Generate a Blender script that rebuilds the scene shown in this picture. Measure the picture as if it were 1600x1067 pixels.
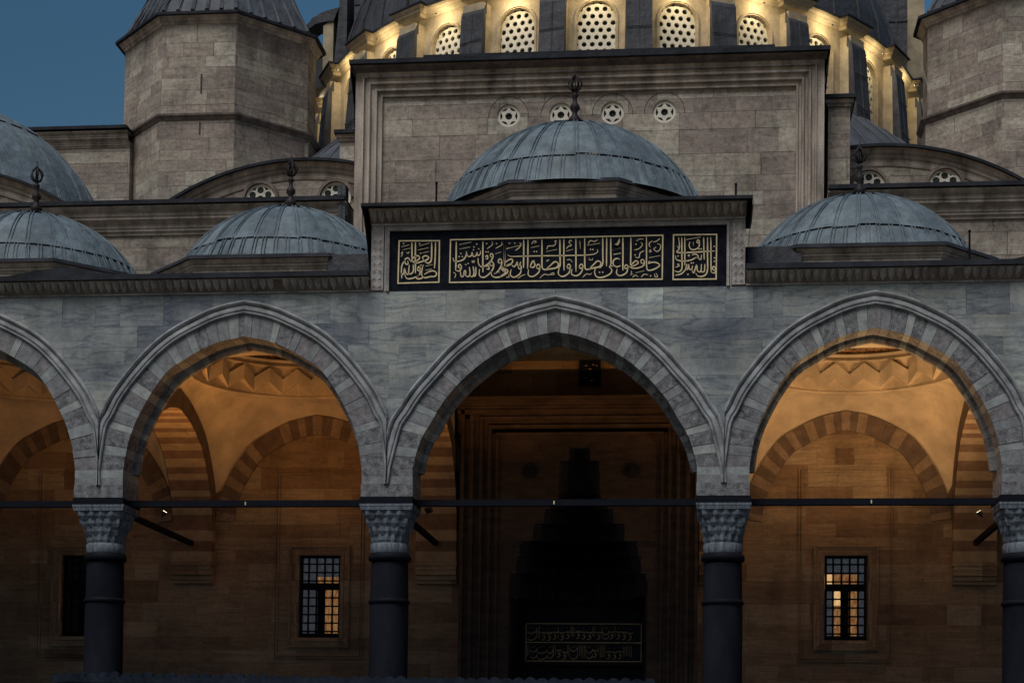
import bpy, math, random
from mathutils import Vector
R = math.radians
PI = math.pi
for o in list(bpy.data.objects): bpy.data.objects.remove(o)
sc = bpy.context.scene
col = sc.collection

# ------------------------------------------------------------------ camera, sky, sun, exposure
GZ = -1.7                                        # courtyard paving level
cam = bpy.data.cameras.new('camera'); camo = bpy.data.objects.new('camera', cam); col.objects.link(camo)
from mathutils import Matrix
camo.matrix_world = (Matrix.Translation((3.0655, -35.5872, -0.1)) @ Matrix.Rotation(0.1081, 4, 'Z')
                     @ Matrix.Rotation(PI/2+0.0434, 4, 'X') @ Matrix.Rotation(0.0134, 4, 'Z'))
cam.sensor_width = 36; cam.lens = 36*2763.2863/1600; cam.shift_y = 549.1347/1600
cam.clip_end = 2000
sc.camera = camo
w = bpy.data.worlds.new('World'); sc.world = w; w.use_nodes = True
wn = w.node_tree; wn.nodes.clear()
sky = wn.nodes.new('ShaderNodeTexSky'); sky.sky_type = 'NISHITA'; sky.sun_disc = False
SUN_EL, SUN_AZ = 5.0, 205.0
sky.sun_elevation = R(SUN_EL); sky.sun_rotation = R(SUN_AZ); sky.air_density = 1.3; sky.dust_density = 0.4; sky.ozone_density = 3.9
bg = wn.nodes.new('ShaderNodeBackground'); bg.inputs[1].default_value = 0.10
wo = wn.nodes.new('ShaderNodeOutputWorld')
wn.links.new(sky.outputs[0], bg.inputs[0]); wn.links.new(bg.outputs[0], wo.inputs[0])
sl = bpy.data.lights.new('sun', 'SUN'); sl.energy = 2.15; sl.angle = R(32); sl.color = (1.0, 0.93, 0.86)
so = bpy.data.objects.new('sun', sl); col.objects.link(so)
so.rotation_euler = (R(33), 0, R(-20))            # last afterglow, high and soft behind the viewer
sc.view_settings.view_transform = 'Standard'; sc.view_settings.look = 'None'
sc.view_settings.exposure = 0.0; sc.view_settings.gamma = 1.0

# ------------------------------------------------------------------ materials
MT = {}
class NT:
    def __init__(s, name):
        s.m = bpy.data.materials.new(name); s.m.use_nodes = True; s.t = s.m.node_tree; s.t.nodes.clear()
        s.out = s.t.nodes.new('ShaderNodeOutputMaterial'); s.b = s.t.nodes.new('ShaderNodeBsdfPrincipled')
        s.t.links.new(s.b.outputs[0], s.out.inputs[0]); MT[name] = s.m
    def n(s, ty, **k):
        nd = s.t.nodes.new(ty)
        for a, v in k.items(): setattr(nd, a, v)
        return nd
    def put(s, sock, v):
        if isinstance(v, bpy.types.NodeSocket): s.t.links.new(v, sock)
        elif isinstance(v, (tuple, list)): sock.default_value = tuple(v)+(1.,) if len(v) == 3 and len(sock.default_value) == 4 else tuple(v)
        else: sock.default_value = v
    def math(s, op, a, b=0., c=0.):
        nd = s.n('ShaderNodeMath', operation=op)
        s.put(nd.inputs[0], a); s.put(nd.inputs[1], b); s.put(nd.inputs[2], c); return nd.outputs[0]
    def mix(s, f, a, b, bt='MIX'):
        nd = s.n('ShaderNodeMix', data_type='RGBA', blend_type=bt)
        s.put(nd.inputs[0], f); s.put(nd.inputs[6], a); s.put(nd.inputs[7], b); return nd.outputs[2]
    def vec(s, x, y, z=0.):
        nd = s.n('ShaderNodeCombineXYZ'); s.put(nd.inputs[0], x); s.put(nd.inputs[1], y); s.put(nd.inputs[2], z); return nd.outputs[0]
    def ramp(s, f, stops):
        nd = s.n('ShaderNodeValToRGB'); e = nd.color_ramp.elements
        while len(e) < len(stops): e.new(.5)
        for i, (p, c) in enumerate(stops):
            e[i].position = p; e[i].color = (c, c, c, 1) if not isinstance(c, tuple) else c+(1,)
        s.put(nd.inputs[0], f); return nd.outputs[0]
    def noise(s, v, sc_, det=4., rough=.55, out=0):
        nd = s.n('ShaderNodeTexNoise'); s.put(nd.inputs['Vector'], v); nd.inputs['Scale'].default_value = sc_
        nd.inputs['Detail'].default_value = det; nd.inputs['Roughness'].default_value = rough; return nd.outputs[out]
    def mapping(s, v, scl, loc=(0, 0, 0)):
        nd = s.n('ShaderNodeMapping'); s.put(nd.inputs[0], v); nd.inputs[3].default_value = scl; nd.inputs[1].default_value = loc; return nd.outputs[0]
    def bump(s, h, st=.4, d=.02):
        nd = s.n('ShaderNodeBump'); nd.inputs['Strength'].default_value = st; nd.inputs['Distance'].default_value = d
        s.put(nd.inputs['Height'], h); s.t.links.new(nd.outputs[0], s.b.inputs['Normal'])
    def base(s, c, rough=.85):
        s.put(s.b.inputs['Base Color'], c); s.put(s.b.inputs['Roughness'], rough)
    def uv(s): return s.n('ShaderNodeTexCoord').outputs['UV']
    def obj(s):
        g = s.n('ShaderNodeNewGeometry'); return g.outputs['Position']

def ashlar(name, stops, rowh, bw, joint=.012, jdark=.5, streak=(1.1, 13.), samp=.35, stain=.5, spots=.0, bump=.35, dripf=.35, veins=False):
    t = NT(name); uv = t.uv(); pos = t.obj()
    sp = t.n('ShaderNodeSeparateXYZ'); t.put(sp.inputs[0], uv); u, v = sp.outputs[0], sp.outputs[1]
    wob = t.math('MULTIPLY', t.math('SINE', t.math('MULTIPLY', v, 2.3)), .32)
    vv = t.math('ADD', t.math('DIVIDE', v, rowh), wob); row = t.math('FLOOR', vv); fv = t.math('FRACT', vv)
    wr = t.n('ShaderNodeTexWhiteNoise', noise_dimensions='1D'); t.put(wr.inputs['W'], row)
    sr = t.n('ShaderNodeSeparateColor'); t.put(sr.inputs[0], wr.outputs['Color'])
    wid = t.math('MULTIPLY', t.math('ADD', t.math('MULTIPLY', sr.outputs[0], .9), .6), bw)
    uu = t.math('ADD', t.math('DIVIDE', u, wid), t.math('MULTIPLY', sr.outputs[1], 17.))
    uu = t.math('ADD', uu, t.math('MULTIPLY', t.math('SINE', t.math('MULTIPLY', uu, 1.9)), .3))
    cell = t.math('FLOOR', uu); fu = t.math('FRACT', uu)
    wc = t.n('ShaderNodeTexWhiteNoise', noise_dimensions='2D'); t.put(wc.inputs['Vector'], t.vec(cell, row))
    rnd = wc.outputs['Value']; rc = wc.outputs['Color']
    ju = t.math('MULTIPLY', t.math('MINIMUM', fu, t.math('SUBTRACT', 1., fu)), wid)
    jv = t.math('MULTIPLY', t.math('MINIMUM', fv, t.math('SUBTRACT', 1., fv)), rowh)
    jm = t.math('LESS_THAN', t.math('MINIMUM', ju, jv), t.math('ADD', joint*.3, t.math('MULTIPLY', t.noise(pos, 3.), joint)))
    c = t.ramp(rnd, stops)
    off = t.n('ShaderNodeVectorMath', operation='SCALE'); t.put(off.inputs[0], rc); off.inputs[3].default_value = 30.
    ad = t.n('ShaderNodeVectorMath', operation='ADD'); t.put(ad.inputs[0], t.mapping(uv, (streak[0], streak[1], 1))); t.put(ad.inputs[1], off.outputs[0])
    nz_ = t.n('ShaderNodeTexNoise'); t.put(nz_.inputs['Vector'], ad.outputs[0]); nz_.inputs['Scale'].default_value = 1.; nz_.inputs['Detail'].default_value = 7.; nz_.inputs['Roughness'].default_value = .62; nz_.inputs['Distortion'].default_value = .7; st = nz_.outputs[0]
    c = t.mix(samp, c, t.ramp(st, [(.28, .25), (.5, .75), (.72, 1.25)]), 'MULTIPLY')
    fine = t.noise(pos, 26., 3., .7); c = t.mix(.45, c, t.ramp(fine, [(.25, .6), (.75, 1.3)]), 'MULTIPLY')
    big = t.noise(t.mapping(pos, (.8, .8, .5)), 1.1, 6., .6)
    c = t.mix(stain, c, t.ramp(big, [(.30, .45), (.5, .95), (.68, 1.2)]), 'MULTIPLY')
    drip = t.noise(t.mapping(pos, (2.2, 2.2, .5)), 1.0, 7., .65)
    c = t.mix(dripf, c, t.ramp(drip, [(.30, .35), (.42, 1.), (1., 1.)]), 'MULTIPLY')
    if spots:
        c = t.mix(spots, c, t.ramp(t.noise(pos, 9., 8., .75), [(.35, .35), (.5, 1.), (.65, 1.35)]), 'MULTIPLY')
    if veins:
        vn = t.n('ShaderNodeTexNoise'); av = t.n('ShaderNodeVectorMath', operation='ADD'); t.put(av.inputs[0], t.mapping(uv, (.42, 2.1, 1))); o2 = t.n('ShaderNodeVectorMath', operation='SCALE'); t.put(o2.inputs[0], rc); o2.inputs[3].default_value = 3.; t.put(av.inputs[1], o2.outputs[0])
        t.put(vn.inputs['Vector'], av.outputs[0]); vn.inputs['Scale'].default_value = 1.; vn.inputs['Detail'].default_value = 5.; vn.inputs['Distortion'].default_value = 1.6
        rd = t.math('ABSOLUTE', t.math('SUBTRACT', vn.outputs[0], .5))
        c = t.mix(.75, c, t.ramp(rd, [(.0, (.42, .47, .58)), (.022, (.8, .83, .9)), (.06, (1., 1., 1.))]), 'MULTIPLY')
        dp = t.noise(t.mapping(pos, (.45, .45, .3)), 1.2, 5., .6)
        c = t.mix(.8, c, t.ramp(dp, [(.36, (.50, .54, .66)), (.5, (.95, .95, .97)), (.62, (1.12, 1.12, 1.08))]), 'MULTIPLY')
    c = t.mix(jm, c, t.mix(1., c, (jdark, jdark, jdark), 'MULTIPLY'))
    t.base(c, .88); t.b.inputs['Specular IOR Level'].default_value = .2
    h = t.math('ADD', t.math('MULTIPLY', st, .6), t.math('MULTIPLY', fine, .5)); h = t.math('SUBTRACT', h, t.math('MULTIPLY', jm, 1.2))
    h = t.math('ADD', h, t.math('MULTIPLY', rnd, .8))
    t.bump(h, bump, .02)
    return t.m

def plain(name, c, rough=.85, var=.3, scale=3., fine=.3, fs=30., bump=.25, metal=0., stretch=(1, 1, 1)):
    t = NT(name); pos = t.obj()
    a = t.noise(t.mapping(pos, stretch), scale, 6., .6); f = t.noise(pos, fs, 4., .65)
    cc = t.mix(var, c, t.ramp(a, [(.28, .3), (.5, .9), (.7, 1.45)]), 'MULTIPLY')
    cc = t.mix(fine, cc, t.ramp(f, [(.3, .55), (.7, 1.4)]), 'MULTIPLY')
    t.base(cc, rough); t.b.inputs['Metallic'].default_value = metal; t.b.inputs['Specular IOR Level'].default_value = .06 if max(c) < .12 else .25
    t.bump(t.math('ADD', a, t.math('MULTIPLY', f, .6)), bump, .015)
    return t.m

ashlar('facade_marble', [(0., (.27, .30, .325)), (.3, (.335, .365, .37)), (.62, (.39, .42, .405)), (.88, (.44, .475, .45)), (.945, (.45, .485, .465)), (.955, (.60, .67, .65))], .46, 1.35, .006, .62, (.5, 3.2), .5, .6, .3, .35, .12, True)
ashlar('upper_stone', [(0., (.315, .27, .245)), (.3, (.37, .325, .29)), (.6, (.41, .37, .32)), (.82, (.445, .415, .355)), (1., (.53, .505, .44))], .44, 1.1, .009, .55, (1.1, 6.), .5, .8, .6, .5)
ashlar('porch_stone', [(0., (.25, .165, .11)), (.4, (.33, .23, .15)), (.8, (.38, .28, .185)), (1., (.44, .34, .235))], .40, 1.0, .005, .75, (1.2, 11.), .5, .6, .2, .3)
plain('moulding_stone', (.42, .375, .33), .88, .95, 1.3, .5, 24., .4, 0., (2.2, 2.2, .45))
plain('carved_stone', (.38, .365, .36), .9, .8, 2.5, .6, 24., .5)
plain('dark_moulding', (.19, .16, .145), .9, .8, 1.4, .5, 20., .4, 0., (2.5, 2.5, .5))
plain('hood_marble', (.32, .335, .355), .7, .9, 2.6, .45, 30., .3)
plain('light_voussoir', (.31, .335, .34), .8, .55, 4.0, .3, 30., .3)
plain('pale_voussoir', (.36, .385, .38), .8, .5, 5.0, .3, 30., .3)
plain('mid_voussoir', (.24, .25, .265), .85, .55, 5.0, .5, 28., .5)
plain('rough_voussoir', (.205, .21, .225), .92, 1., 8.0, .9, 34., 1.)
plain('pink_voussoir', (.225, .218, .23), .88, .7, 7.0, .5, 40., .6)
plain('mortar', (.07, .07, .075), .95)
plain('stripe_light', (.35, .27, .185), .85, .4, 4., .3, 25., .3)
plain('ring_stone', (.27, .20, .15), .88, .5, 4., .3, 25., .3)
plain('ring_dark', (.15, .11, .09), .88, .5, 4., .3, 25., .3)
plain('stripe_dark', (.19, .125, .09), .88, .4, 4., .3, 25., .3)
plain('plaster', (.60, .50, .37), .92, .5, 1.3, .16, 30., .2)
plain('capital_marble', (.17, .20, .24), .8, 1.0, 4.5, .6, 26., .6, 0., (3., 3., .5))
plain('shaft_granite', (.014, .016, .024), .85, .8, 1.5, .5, 50., .15, 0., (1, 1, .4))
plain('bronze_collar', (.010, .011, .016), .6, .3)
plain('iron', (.010, .012, .018), .8, .3)
plain('black_marble', (.010, .013, .022), .75, 1., 6., .8, 30., .2)
plain('gold_leaf', (.80, .68, .42), .6, .35, 8., .3, 40., .1)
plain('dim_gold', (.70, .48, .26), .5, .5, 8., .3, 40., .1)
plain('lead_dark', (.036, .041, .052), .7, .7, 2., .5, 22., .3, 0., (1, 1, 1))
plain('lattice_plaster', (.74, .72, .64), .8, .25, 5., .2, 30., .15)
plain('dark_glass', (.035, .045, .04), .25, .4, 3.)
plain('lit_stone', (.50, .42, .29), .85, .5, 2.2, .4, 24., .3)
plain('lamp_body', (.05, .05, .05), .5)
plain('fountain_marble', (.020, .028, .045), .7, .7, 3., .5, 24., .4)
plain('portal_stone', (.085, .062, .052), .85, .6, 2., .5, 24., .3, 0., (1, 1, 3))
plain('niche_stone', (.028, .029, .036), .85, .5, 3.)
plain('alem_bronze', (.045, .04, .045), .55, .5, 6., .3, 30., .2, .3)

def lead(name, c):
    t = NT(name); pos = t.obj()
    a = t.noise(pos, 1.3, 6., .6); f = t.noise(pos, 24., 4., .6); st = t.noise(t.mapping(pos, (4., 4., .6)), 1.6, 5., .6)
    cc = t.mix(.8, c, t.ramp(a, [(.3, .62), (.5, .95), (.7, 1.35)]), 'MULTIPLY')
    cc = t.mix(.75, cc, t.ramp(st, [(.3, .6), (.5, 1.), (.68, 1.25)]), 'MULTIPLY')
    cc = t.mix(.4, cc, t.ramp(f, [(.3, .6), (.7, 1.35)]), 'MULTIPLY')
    t.base(cc, .62); t.b.inputs['Specular IOR Level'].default_value = .3
    t.bump(t.math('ADD', t.math('MULTIPLY', t.noise(pos, 3.5, 3.), 1.6), t.math('MULTIPLY', f, .4)), .6, .05); return t.m
lead('dome_lead', (.145, .195, .235))
lead('dome_lead_pale', (.165, .218, .255)); lead('dome_lead_dull', (.125, .168, .205))
lead('roof_lead', (.085, .10, .125))
lead('clad_lead', (.060, .066, .080))

def paint_dome():
    t = NT('painted_cupola'); pos = t.obj()
    v = t.n('ShaderNodeTexVoronoi', feature='DISTANCE_TO_EDGE'); t.put(v.inputs['Vector'], pos); v.inputs['Scale'].default_value = 6.
    m = t.math('LESS_THAN', v.outputs[0], .06)
    t.base(t.mix(m, (.36, .22, .10), (.16, .05, .03)), .9)
paint_dome()
def paving():
    t = NT('paving'); uv = t.uv()
    b = t.n('ShaderNodeTexBrick'); t.put(b.inputs['Vector'], uv); b.inputs['Scale'].default_value = 1.
    b.inputs['Color1'].default_value = (.10, .10, .10, 1); b.inputs['Color2'].default_value = (.13, .13, .125, 1); b.inputs['Mortar'].default_value = (.09, .09, .085, 1)
    b.inputs['Mortar Size'].default_value = .012; b.inputs['Brick Width'].default_value = 1.4; b.inputs['Row Height'].default_value = .8
    t.base(t.mix(.5, b.outputs[0], t.ramp(t.noise(t.obj(), .7), [(.3, .6), (.7, 1.2)]), 'MULTIPLY'), .75)
paving()
def lit(name, c1, c2, e, sc_=6.):
    t = NT(name); a = t.noise(t.mapping(t.obj(), (3., 1., 1.)), sc_, 3., .5)
    c = t.mix(t.ramp(a, [(.35, 0.), (.65, 1.)]), c1, c2)
    t.base((.02, .02, .02), .3); t.put(t.b.inputs['Emission Color'], c); t.b.inputs['Emission Strength'].default_value = e
lit('lit_pane', (.55, .17, .04), (1.0, .58, .24), .24)
lit('bright_pane', (.9, .40, .12), (1., .72, .38), .7, 9.)
lit('grey_pane', (.06, .075, .10), (.11, .12, .14), .30)
lit('lamp_glow', (1., .75, .4), (1., .85, .6), 9.)

# ------------------------------------------------------------------ mesh helpers
ZUP = Vector((0, 0, 1))
class MB:
    def __init__(s, xf=None): s.v = []; s.f = []; s.mi = []; s.sm = []; s.xf = xf; s.mats = []; s.cur = 0; s.smooth = False
    def mat(s, name):
        if name not in s.mats: s.mats.append(name)
        s.cur = s.mats.index(name); return s
    def V(s, x, y, z):
        p = (x, y, z) if s.xf is None else s.xf(x, y, z)
        s.v.append(p); return len(s.v)-1
    def F(s, idx): s.f.append(tuple(idx)); s.mi.append(s.cur); s.sm.append(s.smooth)
    def Q(s, *ps): s.F([s.V(*p) for p in ps])
    def box(s, x0, x1, y0, y1, z0, z1):
        a = [s.V(x, y, z) for z in (z0, z1) for y in (y0, y1) for x in (x0, x1)]
        for f in ((0, 2, 3, 1), (4, 5, 7, 6), (0, 1, 5, 4), (2, 6, 7, 3), (0, 4, 6, 2), (1, 3, 7, 5)): s.F([a[i] for i in f])
    def prismY(s, pts, y0, y1):                      # polygon in XZ, extruded along y
        n = len(pts); a = [s.V(x, y0, z) for x, z in pts]; b = [s.V(x, y1, z) for x, z in pts]
        s.F(a); s.F(b[::-1])
        for i in range(n): j = (i+1) % n; s.F((a[j], a[i], b[i], b[j]))
    def prismZ(s, pts, z0, z1, s1=1., c=(0, 0)):
        n = len(pts); a = [s.V(x, y, z0) for x, y in pts]
        b = [s.V(c[0]+(x-c[0])*s1, c[1]+(y-c[1])*s1, z1) for x, y in pts]
        s.F(a[::-1]); s.F(b)
        for i in range(n): j = (i+1) % n; s.F((a[i], a[j], b[j], b[i]))
    def grid(s, rows, closed=False):
        ids = [[s.V(*p) for p in r] for r in rows]; m = len(ids[0])
        for i in range(len(ids)-1):
            for j in range(m if closed else m-1):
                k = (j+1) % m; s.F((ids[i][j], ids[i][k], ids[i+1][k], ids[i+1][j]))
    def lathe(s, prof, cx, cy, n=24, a0=0., a1=2*PI):
        full = abs(a1-a0-2*PI) < 1e-6; m = n if full else n+1
        s.grid([[(cx+r*math.cos(a0+(a1-a0)*k/n), cy+r*math.sin(a0+(a1-a0)*k/n), z) for k in range(m)] for r, z in prof], full)
    def sweep(s, path, prof, closed=False, plane='XZ', at=0., side=1, clampx=None, caps=True):
        """path in a plane, profile = [(offset sideways, offset out of plane)]"""
        n = len(path); rows = []
        for i in range(n):
            p = Vector(path[i]); a = Vector(path[i-1]) if (i or closed) else None; b = Vector(path[(i+1) % n]) if (i < n-1 or closed) else None
            d1 = (p-a).normalized() if a is not None else None; d2 = (b-p).normalized() if b is not None else None
            if d1 is None: d1 = d2
            if d2 is None: d2 = d1
            n1 = Vector((-d1.y, d1.x)); n2 = Vector((-d2.y, d2.x)); m = (n1+n2)
            m = m/max(.25, m.length_squared)*2*side
            row = []
            for d, o in prof:
                q = p+m*d
                if clampx: q.x = min(max(q.x, clampx[0]), clampx[1])
                row.append((q.x, at+o, q.y) if plane == 'XZ' else (q.x, q.y, at+o))
            rows.append(row)
        if closed: rows.append(rows[0])
        s.grid(rows)
        if caps and not closed:
            s.F([s.V(*p) for p in rows[0]]); s.F([s.V(*p) for p in rows[-1][::-1]])
    def tube(s, pts, r, n=8, caps=True):
        rows = []
        for i, p in enumerate(pts):
            p = Vector(p); d = (Vector(pts[min(i+1, len(pts)-1)])-Vector(pts[max(i-1, 0)])).normalized()
            u = d.cross(Vector((0, 0, 1)) if abs(d.z) < .9 else Vector((1, 0, 0))).normalized(); v = d.cross(u)
            rr = r[i] if isinstance(r, (list, tuple)) else r
            rows.append([tuple(p+u*rr*math.cos(2*PI*k/n)+v*rr*math.sin(2*PI*k/n)) for k in range(n)])
        s.grid(rows, True)
        if caps: s.F([s.V(*p) for p in rows[0]]); s.F([s.V(*p) for p in rows[-1]])
    def ball(s, c, r, n=12, sz=1.):
        s.lathe([(max(.001, r*math.sin(PI*i/8)), c[2]-r*sz*math.cos(PI*i/8)) for i in range(9)], c[0], c[1], n)
    def build(s, name, parent=None, recalc=True):
        me = bpy.data.meshes.new(name); me.from_pydata(s.v, [], s.f)
        for m in s.mats: me.materials.append(MT[m])
        me.polygons.foreach_set('material_index', s.mi); me.polygons.foreach_set('use_smooth', s.sm)
        if recalc:
            import bmesh
            bm = bmesh.new(); bm.from_mesh(me); bmesh.ops.remove_doubles(bm, verts=bm.verts, dist=1e-5)
            bmesh.ops.recalc_face_normals(bm, faces=bm.faces); bm.to_mesh(me); bm.free()
        uvl = me.uv_layers.new(name='UVMap').data
        for p in me.polygons:
            nn = p.normal
            if abs(nn.z) > .9: tx, ty = Vector((1, 0, 0)), Vector((0, 1, 0))
            else:
                tx = Vector((nn.y, -nn.x, 0)); tx = tx.normalized() if tx.length > 1e-6 else Vector((1, 0, 0)); ty = ZUP
                if abs(tx.x) > abs(tx.y): tx = tx if tx.x > 0 else -tx
                else: tx = tx if tx.y > 0 else -tx
            for li in p.loop_indices:
                c = me.vertices[me.loops[li].vertex_index].co; uvl[li].uv = (c.dot(tx), c.dot(ty))
        o = bpy.data.objects.new(name, me); col.objects.link(o)
        if parent: o.parent = parent
        return o

def tag(o, label=None, cat=None, group=None, kind=None):
    if label: o['label'] = label
    if cat: o['category'] = cat
    if group: o['group'] = group
    if kind: o['kind'] = kind
    return o
def thing(name, label, cat, group=None, loc=(0, 0, 0)):
    o = bpy.data.objects.new(name, None); col.objects.link(o); o.location = loc; o.empty_display_size = .2
    return tag(o, label, cat, group)
def dup(o, parent=None, loc=None, rz=None):
    c = o.copy(); col.objects.link(c)
    if parent: c.parent = parent
    if loc is not None: c.location = loc
    if rz is not None: c.rotation_euler = (0, 0, rz)
    for ch in list(o.children): dup(ch, c)
    return c

def smooth_path(pts, n):                              # Catmull-Rom, resampled by arc length
    P = [Vector(p) for p in pts]; P = [P[0]*2-P[1]]+P+[P[-1]*2-P[-2]]; fine = []
    for i in range(1, len(P)-2):
        for k in range(12):
            t = k/12; a, b, c, d = P[i-1], P[i], P[i+1], P[i+2]
            fine.append(.5*((2*b)+(c-a)*t+(2*a-5*b+4*c-d)*t*t+(3*b-a-3*c+d)*t**3))
    fine.append(P[-2]); return resample(fine, n)
def resample(P, n=None, fr=None):
    P = [Vector(p) for p in P]; L = [0.]
    for i in range(1, len(P)): L.append(L[-1]+(P[i]-P[i-1]).length)
    fr = fr if fr is not None else [k/(n-1) for k in range(n)]; out = []; i = 0
    for f in fr:
        t = f*L[-1]
        i = 0
        while i < len(P)-2 and L[i+1] < t: i += 1
        s = (t-L[i])/max(1e-9, L[i+1]-L[i]); out.append(P[i]+(P[i+1]-P[i])*s)
    return out

# ------------------------------------------------------------------ measured profiles (metres; z of the tie rods is 5.4)
AX = [-15.6, -9.55, -3.45, 3.43, 9.40, 15.4]          # column axes
SI = [(2.53, 6.05), (2.46, 6.5), (2.38, 6.8), (2.24, 7.15), (2.0, 7.6), (1.75, 7.97), (1.55, 8.18), (1.15, 8.43), (.75, 8.64), (.4, 8.75), (0, 8.83)]
SO = [(3.03, 6.05), (2.97, 6.5), (2.90, 6.95), (2.78, 7.16), (2.55, 7.60), (2.03, 8.25), (1.5, 8.72), (.82, 9.08), (.41, 9.23), (0, 9.31)]
CI = [(2.90, 6.05), (2.82, 6.4), (2.70, 6.72), (2.54, 6.98), (2.3, 7.4), (1.95, 7.82), (1.56, 8.17), (1.14, 8.45), (.75, 8.64), (.4, 8.76), (0, 8.84)]
CO = [(3.36, 6.05), (3.28, 6.4), (3.14, 6.92), (3.0, 7.13), (2.75, 7.52), (2.457, 7.86), (1.95, 8.405), (1.28, 8.875), (.63, 9.15), (0, 9.31)]
ZT = 9.72                                            # underside of the cornice
bays = []
for i in range(5):
    a, b = AX[i], AX[i+1]; c = (a+b)/2; hw = (b-a)/2
    if i == 2: inn, out, k = CI, CO, hw/3.44
    else: inn, out, k = SI, SO, hw/3.05
    bays.append(dict(c=c, hw=hw, inn=[(x*k, z) for x, z in inn], out=[(x*k, z) for x, z in out], a=a, b=b, central=(i == 2)))

def voussoir_ring(mb, inn, out, y0, y1, n, seed, mats, soffit=None, gap=.008, cx=0., backing=True, relief=.012):
    """one pointed ring of wedge stones; inn / out are right-hand halves from springing to apex"""
    rg = random.Random(seed); I = smooth_path(inn, 60); O = smooth_path(out, 60)
    for sd in (-1, 1):
        ws = [mats[k % len(mats)][1]*rg.uniform(.75, 1.25) for k in range(n)]; ws[-1] *= .5
        tot = sum(ws); b = [0.]
        for x in ws: b.append(b[-1]+x/tot)
        for k in range(n):
            g = gap/4.6; f0 = b[k]+g/2; f1 = b[k+1]-(g/2 if k < n-1 else 0)
            m = mats[k % len(mats)][0]; m = rg.choice(m) if isinstance(m, (list, tuple)) else m
            mb.mat(m); fr = [f0+(f1-f0)*j/3 for j in range(4)]
            pi = resample(I, fr=fr); po = resample(O, fr=fr); ry = y0-rg.random()*relief
            sof = [(ry, 0.)]+[(y, d) for y, d in (soffit or [])]+[(y1, 0.)]
            rows = []
            for p, q in zip(pi, po):
                nrm = (q-p).normalized()
                rows.append([(cx+sd*q.x, ry, q.y)]+[(cx+sd*(p.x-nrm.x*d), y, p.y-nrm.y*d) for y, d in sof]+[(cx+sd*q.x, y1, q.y)])
            mb.grid(rows); mb.F([mb.V(*p) for p in rows[0]]); mb.F([mb.V(*p) for p in rows[-1]])
    if backing:
        mb.mat('mortar')
        for sd in (-1, 1):
            mb.grid([[(cx+sd*p.x, y0+.02, p.y) for p in I], [(cx+sd*q.x, y0+.02, q.y) for q in O]])
            nn = [(q-p).normalized()*.015 for p, q in zip(I, O)]
            mb.grid([[(cx+sd*(p.x+m.x), y0+.02, p.y+m.y) for p, m in zip(I, nn)], [(cx+sd*(p.x+m.x), y1-.02, p.y+m.y) for p, m in zip(I, nn)]])

# ------------------------------------------------------------------ ground
g = MB().mat('paving'); g.Q((-300, -300, GZ), (300, -300, GZ), (300, 300, GZ), (-300, 300, GZ))
tag(g.build('ground'), kind='structure')
g = MB().mat('fountain_marble'); g.box(-22, 22, -.6, 7.4, GZ, GZ+.45)
tag(g.build('porch_platform'), kind='structure')

# ------------------------------------------------------------------ arcade front
arc = thing('portico_arcade', 'grey veined marble arcade wall with pointed arches under a carved cornice', 'arcade')
wall = MB().mat('facade_marble')
for b in bays:
    c = b['c']; O = smooth_path(b['out'], 40)
    for y in (0., 1.1):
        for sd in (-1, 1):
            pts = [(c+sd*b['hw'], 6.05)]+[(c+sd*p.x, p.y) for p in O]
            for k in range(len(pts)-1):
                wall.Q((pts[k][0], y, pts[k][1]), (pts[k+1][0], y, pts[k+1][1]), (pts[k+1][0], y, ZT), (pts[k][0], y, ZT))
wall.Q((AX[0], 0, ZT), (AX[-1], 0, ZT), (AX[-1], 1.1, ZT), (AX[0], 1.1, ZT))
for x, e in ((AX[0], -8.), (AX[-1], 8.)):
    wall.box(min(x, x+e), max(x, x+e), 0, 1.1, GZ, ZT)
wall.build('wall_face', arc)
SOFF = [(.05, .0), (.60, .0), (.62, .07), (.68, .12), (.80, .12), (.86, .07), (.87, -.03), (1.0, -.045)]
for i, b in enumerate(bays):
    r = MB()
    voussoir_ring(r, b['inn'], b['out'], .02, 1.1, 21 if b['central'] else 19, 11+i,
                  [(('rough_voussoir', 'pink_voussoir', 'rough_voussoir', 'mid_voussoir'), 1.35), (('light_voussoir', 'pale_voussoir', 'mid_voussoir', 'light_voussoir'), .85)], SOFF, cx=b['c'])
    r.build('voussoir_ring', arc)
    O = smooth_path(b['out'], 44); path = [(b['c']+p.x, p.y) for p in O[::-1]]
    lo = 5.73; left = [(2*b['c']-x, z) for x, z in path[::-1]]
    k = b['hw']; path = [(b['c']-k+.045, lo)]+left+path[1:]+[(b['c']+k-.045, lo)]
    h = MB().mat('hood_marble'); h.smooth = False
    h.sweep(path, [(-.01, .03), (-.01, -.03), (.008, -.05), (.035, -.05), (.045, -.005), (.06, .0), (.07, -.035), (.085, -.04), (.15, -.03), (.16, -.004), (.178, .0), (.192, -.05), (.225, -.075), (.255, -.07), (.272, -.03), (.275, .03)],
            side=1, clampx=(b['a']+.004, b['b']-.004))
    h.build('arch_moulding', arc)
for i, x in enumerate(AX[1:-1]):
    pr = MB(); hl = x-(bays[i]['c']+bays[i]['inn'][0][0]); hr = (bays[i+1]['c']-bays[i+1]['inn'][0][0])-x
    for z0, z1, m in ((5.735, 5.888, 'mid_voussoir'), (5.889, 6.05, 'rough_voussoir' if i % 2 else 'light_voussoir')):
        pr.mat(m); pr.box(x-hl, x+hr, .012, 1.1, z0, z1)
    pr.mat('rough_voussoir'); pr.box(x-hl-.01, x+hr+.01, .0, 1.1, 5.47, 5.733)
    pr.build('pier_course', arc)

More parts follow.
